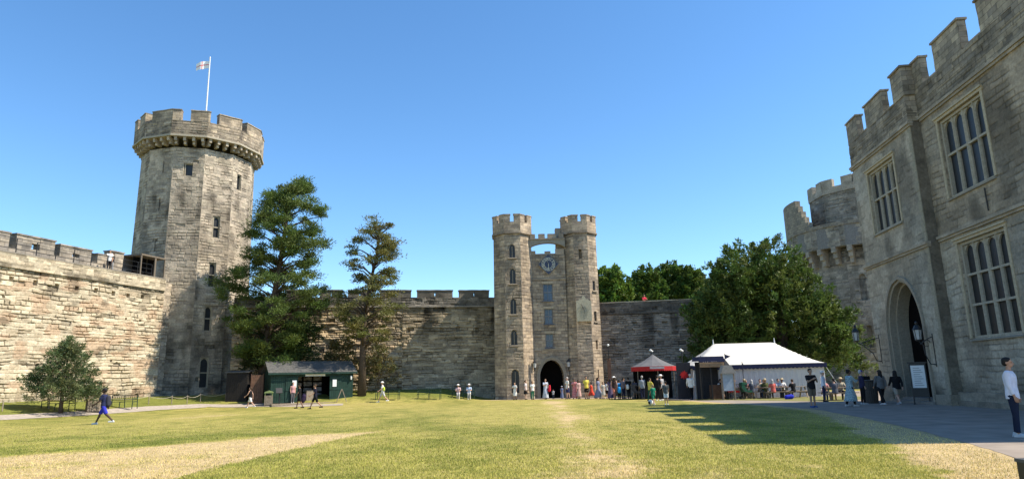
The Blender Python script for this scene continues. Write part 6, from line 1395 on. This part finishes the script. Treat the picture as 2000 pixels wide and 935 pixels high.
m_ = MB(); m_.capsule((-.15, 0, .1), (.15, 0, .15), .16, .15, 10); p = G(1548, 779); held('cool_bag', 'bright blue bag on the grass between the picnic tables', 'bag', (p[0] - .2, p[1], .02), m_, cloth((.02, .03, .4)))
# pushchairs
def pushchair(lab, p, rz, c):
    t = thing('pushchair', lab, 'pushchair', p, rz, 'pushchairs by the tables'); m_ = MB(); m_.prism([(-.35, .45), (.3, .5), (.42, .95), (.2, 1.0), (.05, .62), (-.35, .58)], -.2, .2, 'y'); m_.build('seat', cloth(c), t)
    m_ = MB(); m_.prism([(.42, .95), (.35, 1.12), (.12, 1.14), (-.05, 1.0), (.2, .98)], -.21, .21, 'y'); m_.build('hood', cloth(c), t); m_ = MB()
    for s in (-1, 1): m_.tube([(.62, s * .2, 1.02), (.3, s * .21, .6), (-.4, s * .21, .12)], .014, 5); m_.tube([(.35, s * .21, .12), (0, s * .21, .6)], .014, 5)
    m_.tube([(.62, -.2, 1.02), (.62, .2, 1.02)], .016, 5); m_.build('chassis', BLACK, t)
    for x in (-.4, .35):
        for s in (-1, 1): m_ = MB(); m_.tube([(x, s * .2, .1), (x, s * .25, .1)], .1, 12); m_.build('wheel', BLACK, t)
pushchair('red pushchair parked beside the first picnic table', G(1434, 779.5), R(200), (.5, .02, .03)); pushchair('dark green pushchair parked between the first two picnic tables', G(1459, 779), R(190), (.02, .09, .06))
pushchair('black pushchair parked at the left corner of the red tent', G(1247, 779.5), R(160), (.05, .05, .06))

# ------------------------------------------------------------------ GRASS BLADES near the camera
r_ = np.random.RandomState(3); n = 380000
yy = 9.3 - 7.5 * np.log(1 - r_.rand(n) * .985); xx = (r_.rand(n) * 2 - 1) * (yy * .80 + .5)
vpoly_x = np.interp(yy, verge[::-1, 1], verge[::-1, 0]); keep = xx < vpoly_x - .15; xx, yy = xx[keep], yy[keep]
ix = np.clip(np.searchsorted(xs, xx), 0, len(xs) - 1); iy = np.clip(np.searchsorted(ys, yy), 0, len(ys) - 1)
lc = LAWN_C[iy, ix]; dv_ = LAWN_DRY[iy, ix]; keep = r_.rand(len(xx)) > dv_ * .75; xx, yy, lc = xx[keep], yy[keep], lc[keep]; n = len(xx)
zz = hz(xx, yy) - .004; hh = (.022 + .03 * r_.rand(n)) * (.7 + .6 * fbm(xx * 1.5, yy * 1.5, 9)); a = r_.rand(n) * 6.283; wv = .007 + .006 * r_.rand(n); lx, ly = (r_.rand(n) - .5) * .04, (r_.rand(n) - .5) * .04
P0 = np.stack([xx - np.cos(a) * wv, yy - np.sin(a) * wv, zz], 1); P1 = np.stack([xx + np.cos(a) * wv, yy + np.sin(a) * wv, zz], 1); P2 = np.stack([xx + lx, yy + ly, zz + hh], 1)
V = np.stack([P0, P1, P2], 1).reshape(-1, 3); Cb = lc * (1.0 + .9 * r_.rand(n, 1)) * np.array((1.0, 1.08, .9))
mb = MB().add(V, np.arange(3 * n).reshape(-1, 3).tolist(), np.repeat(Cb, 3, 0)); MG = attr_mat('grass_blade', rough=.7, nscale=2, nvar=.1, bump=0, trans=.3)
tag(mb.build('grass', MG, uv=False, fixn=False), 'short dry grass blades over the near lawn', 'grass', kind='stuff')
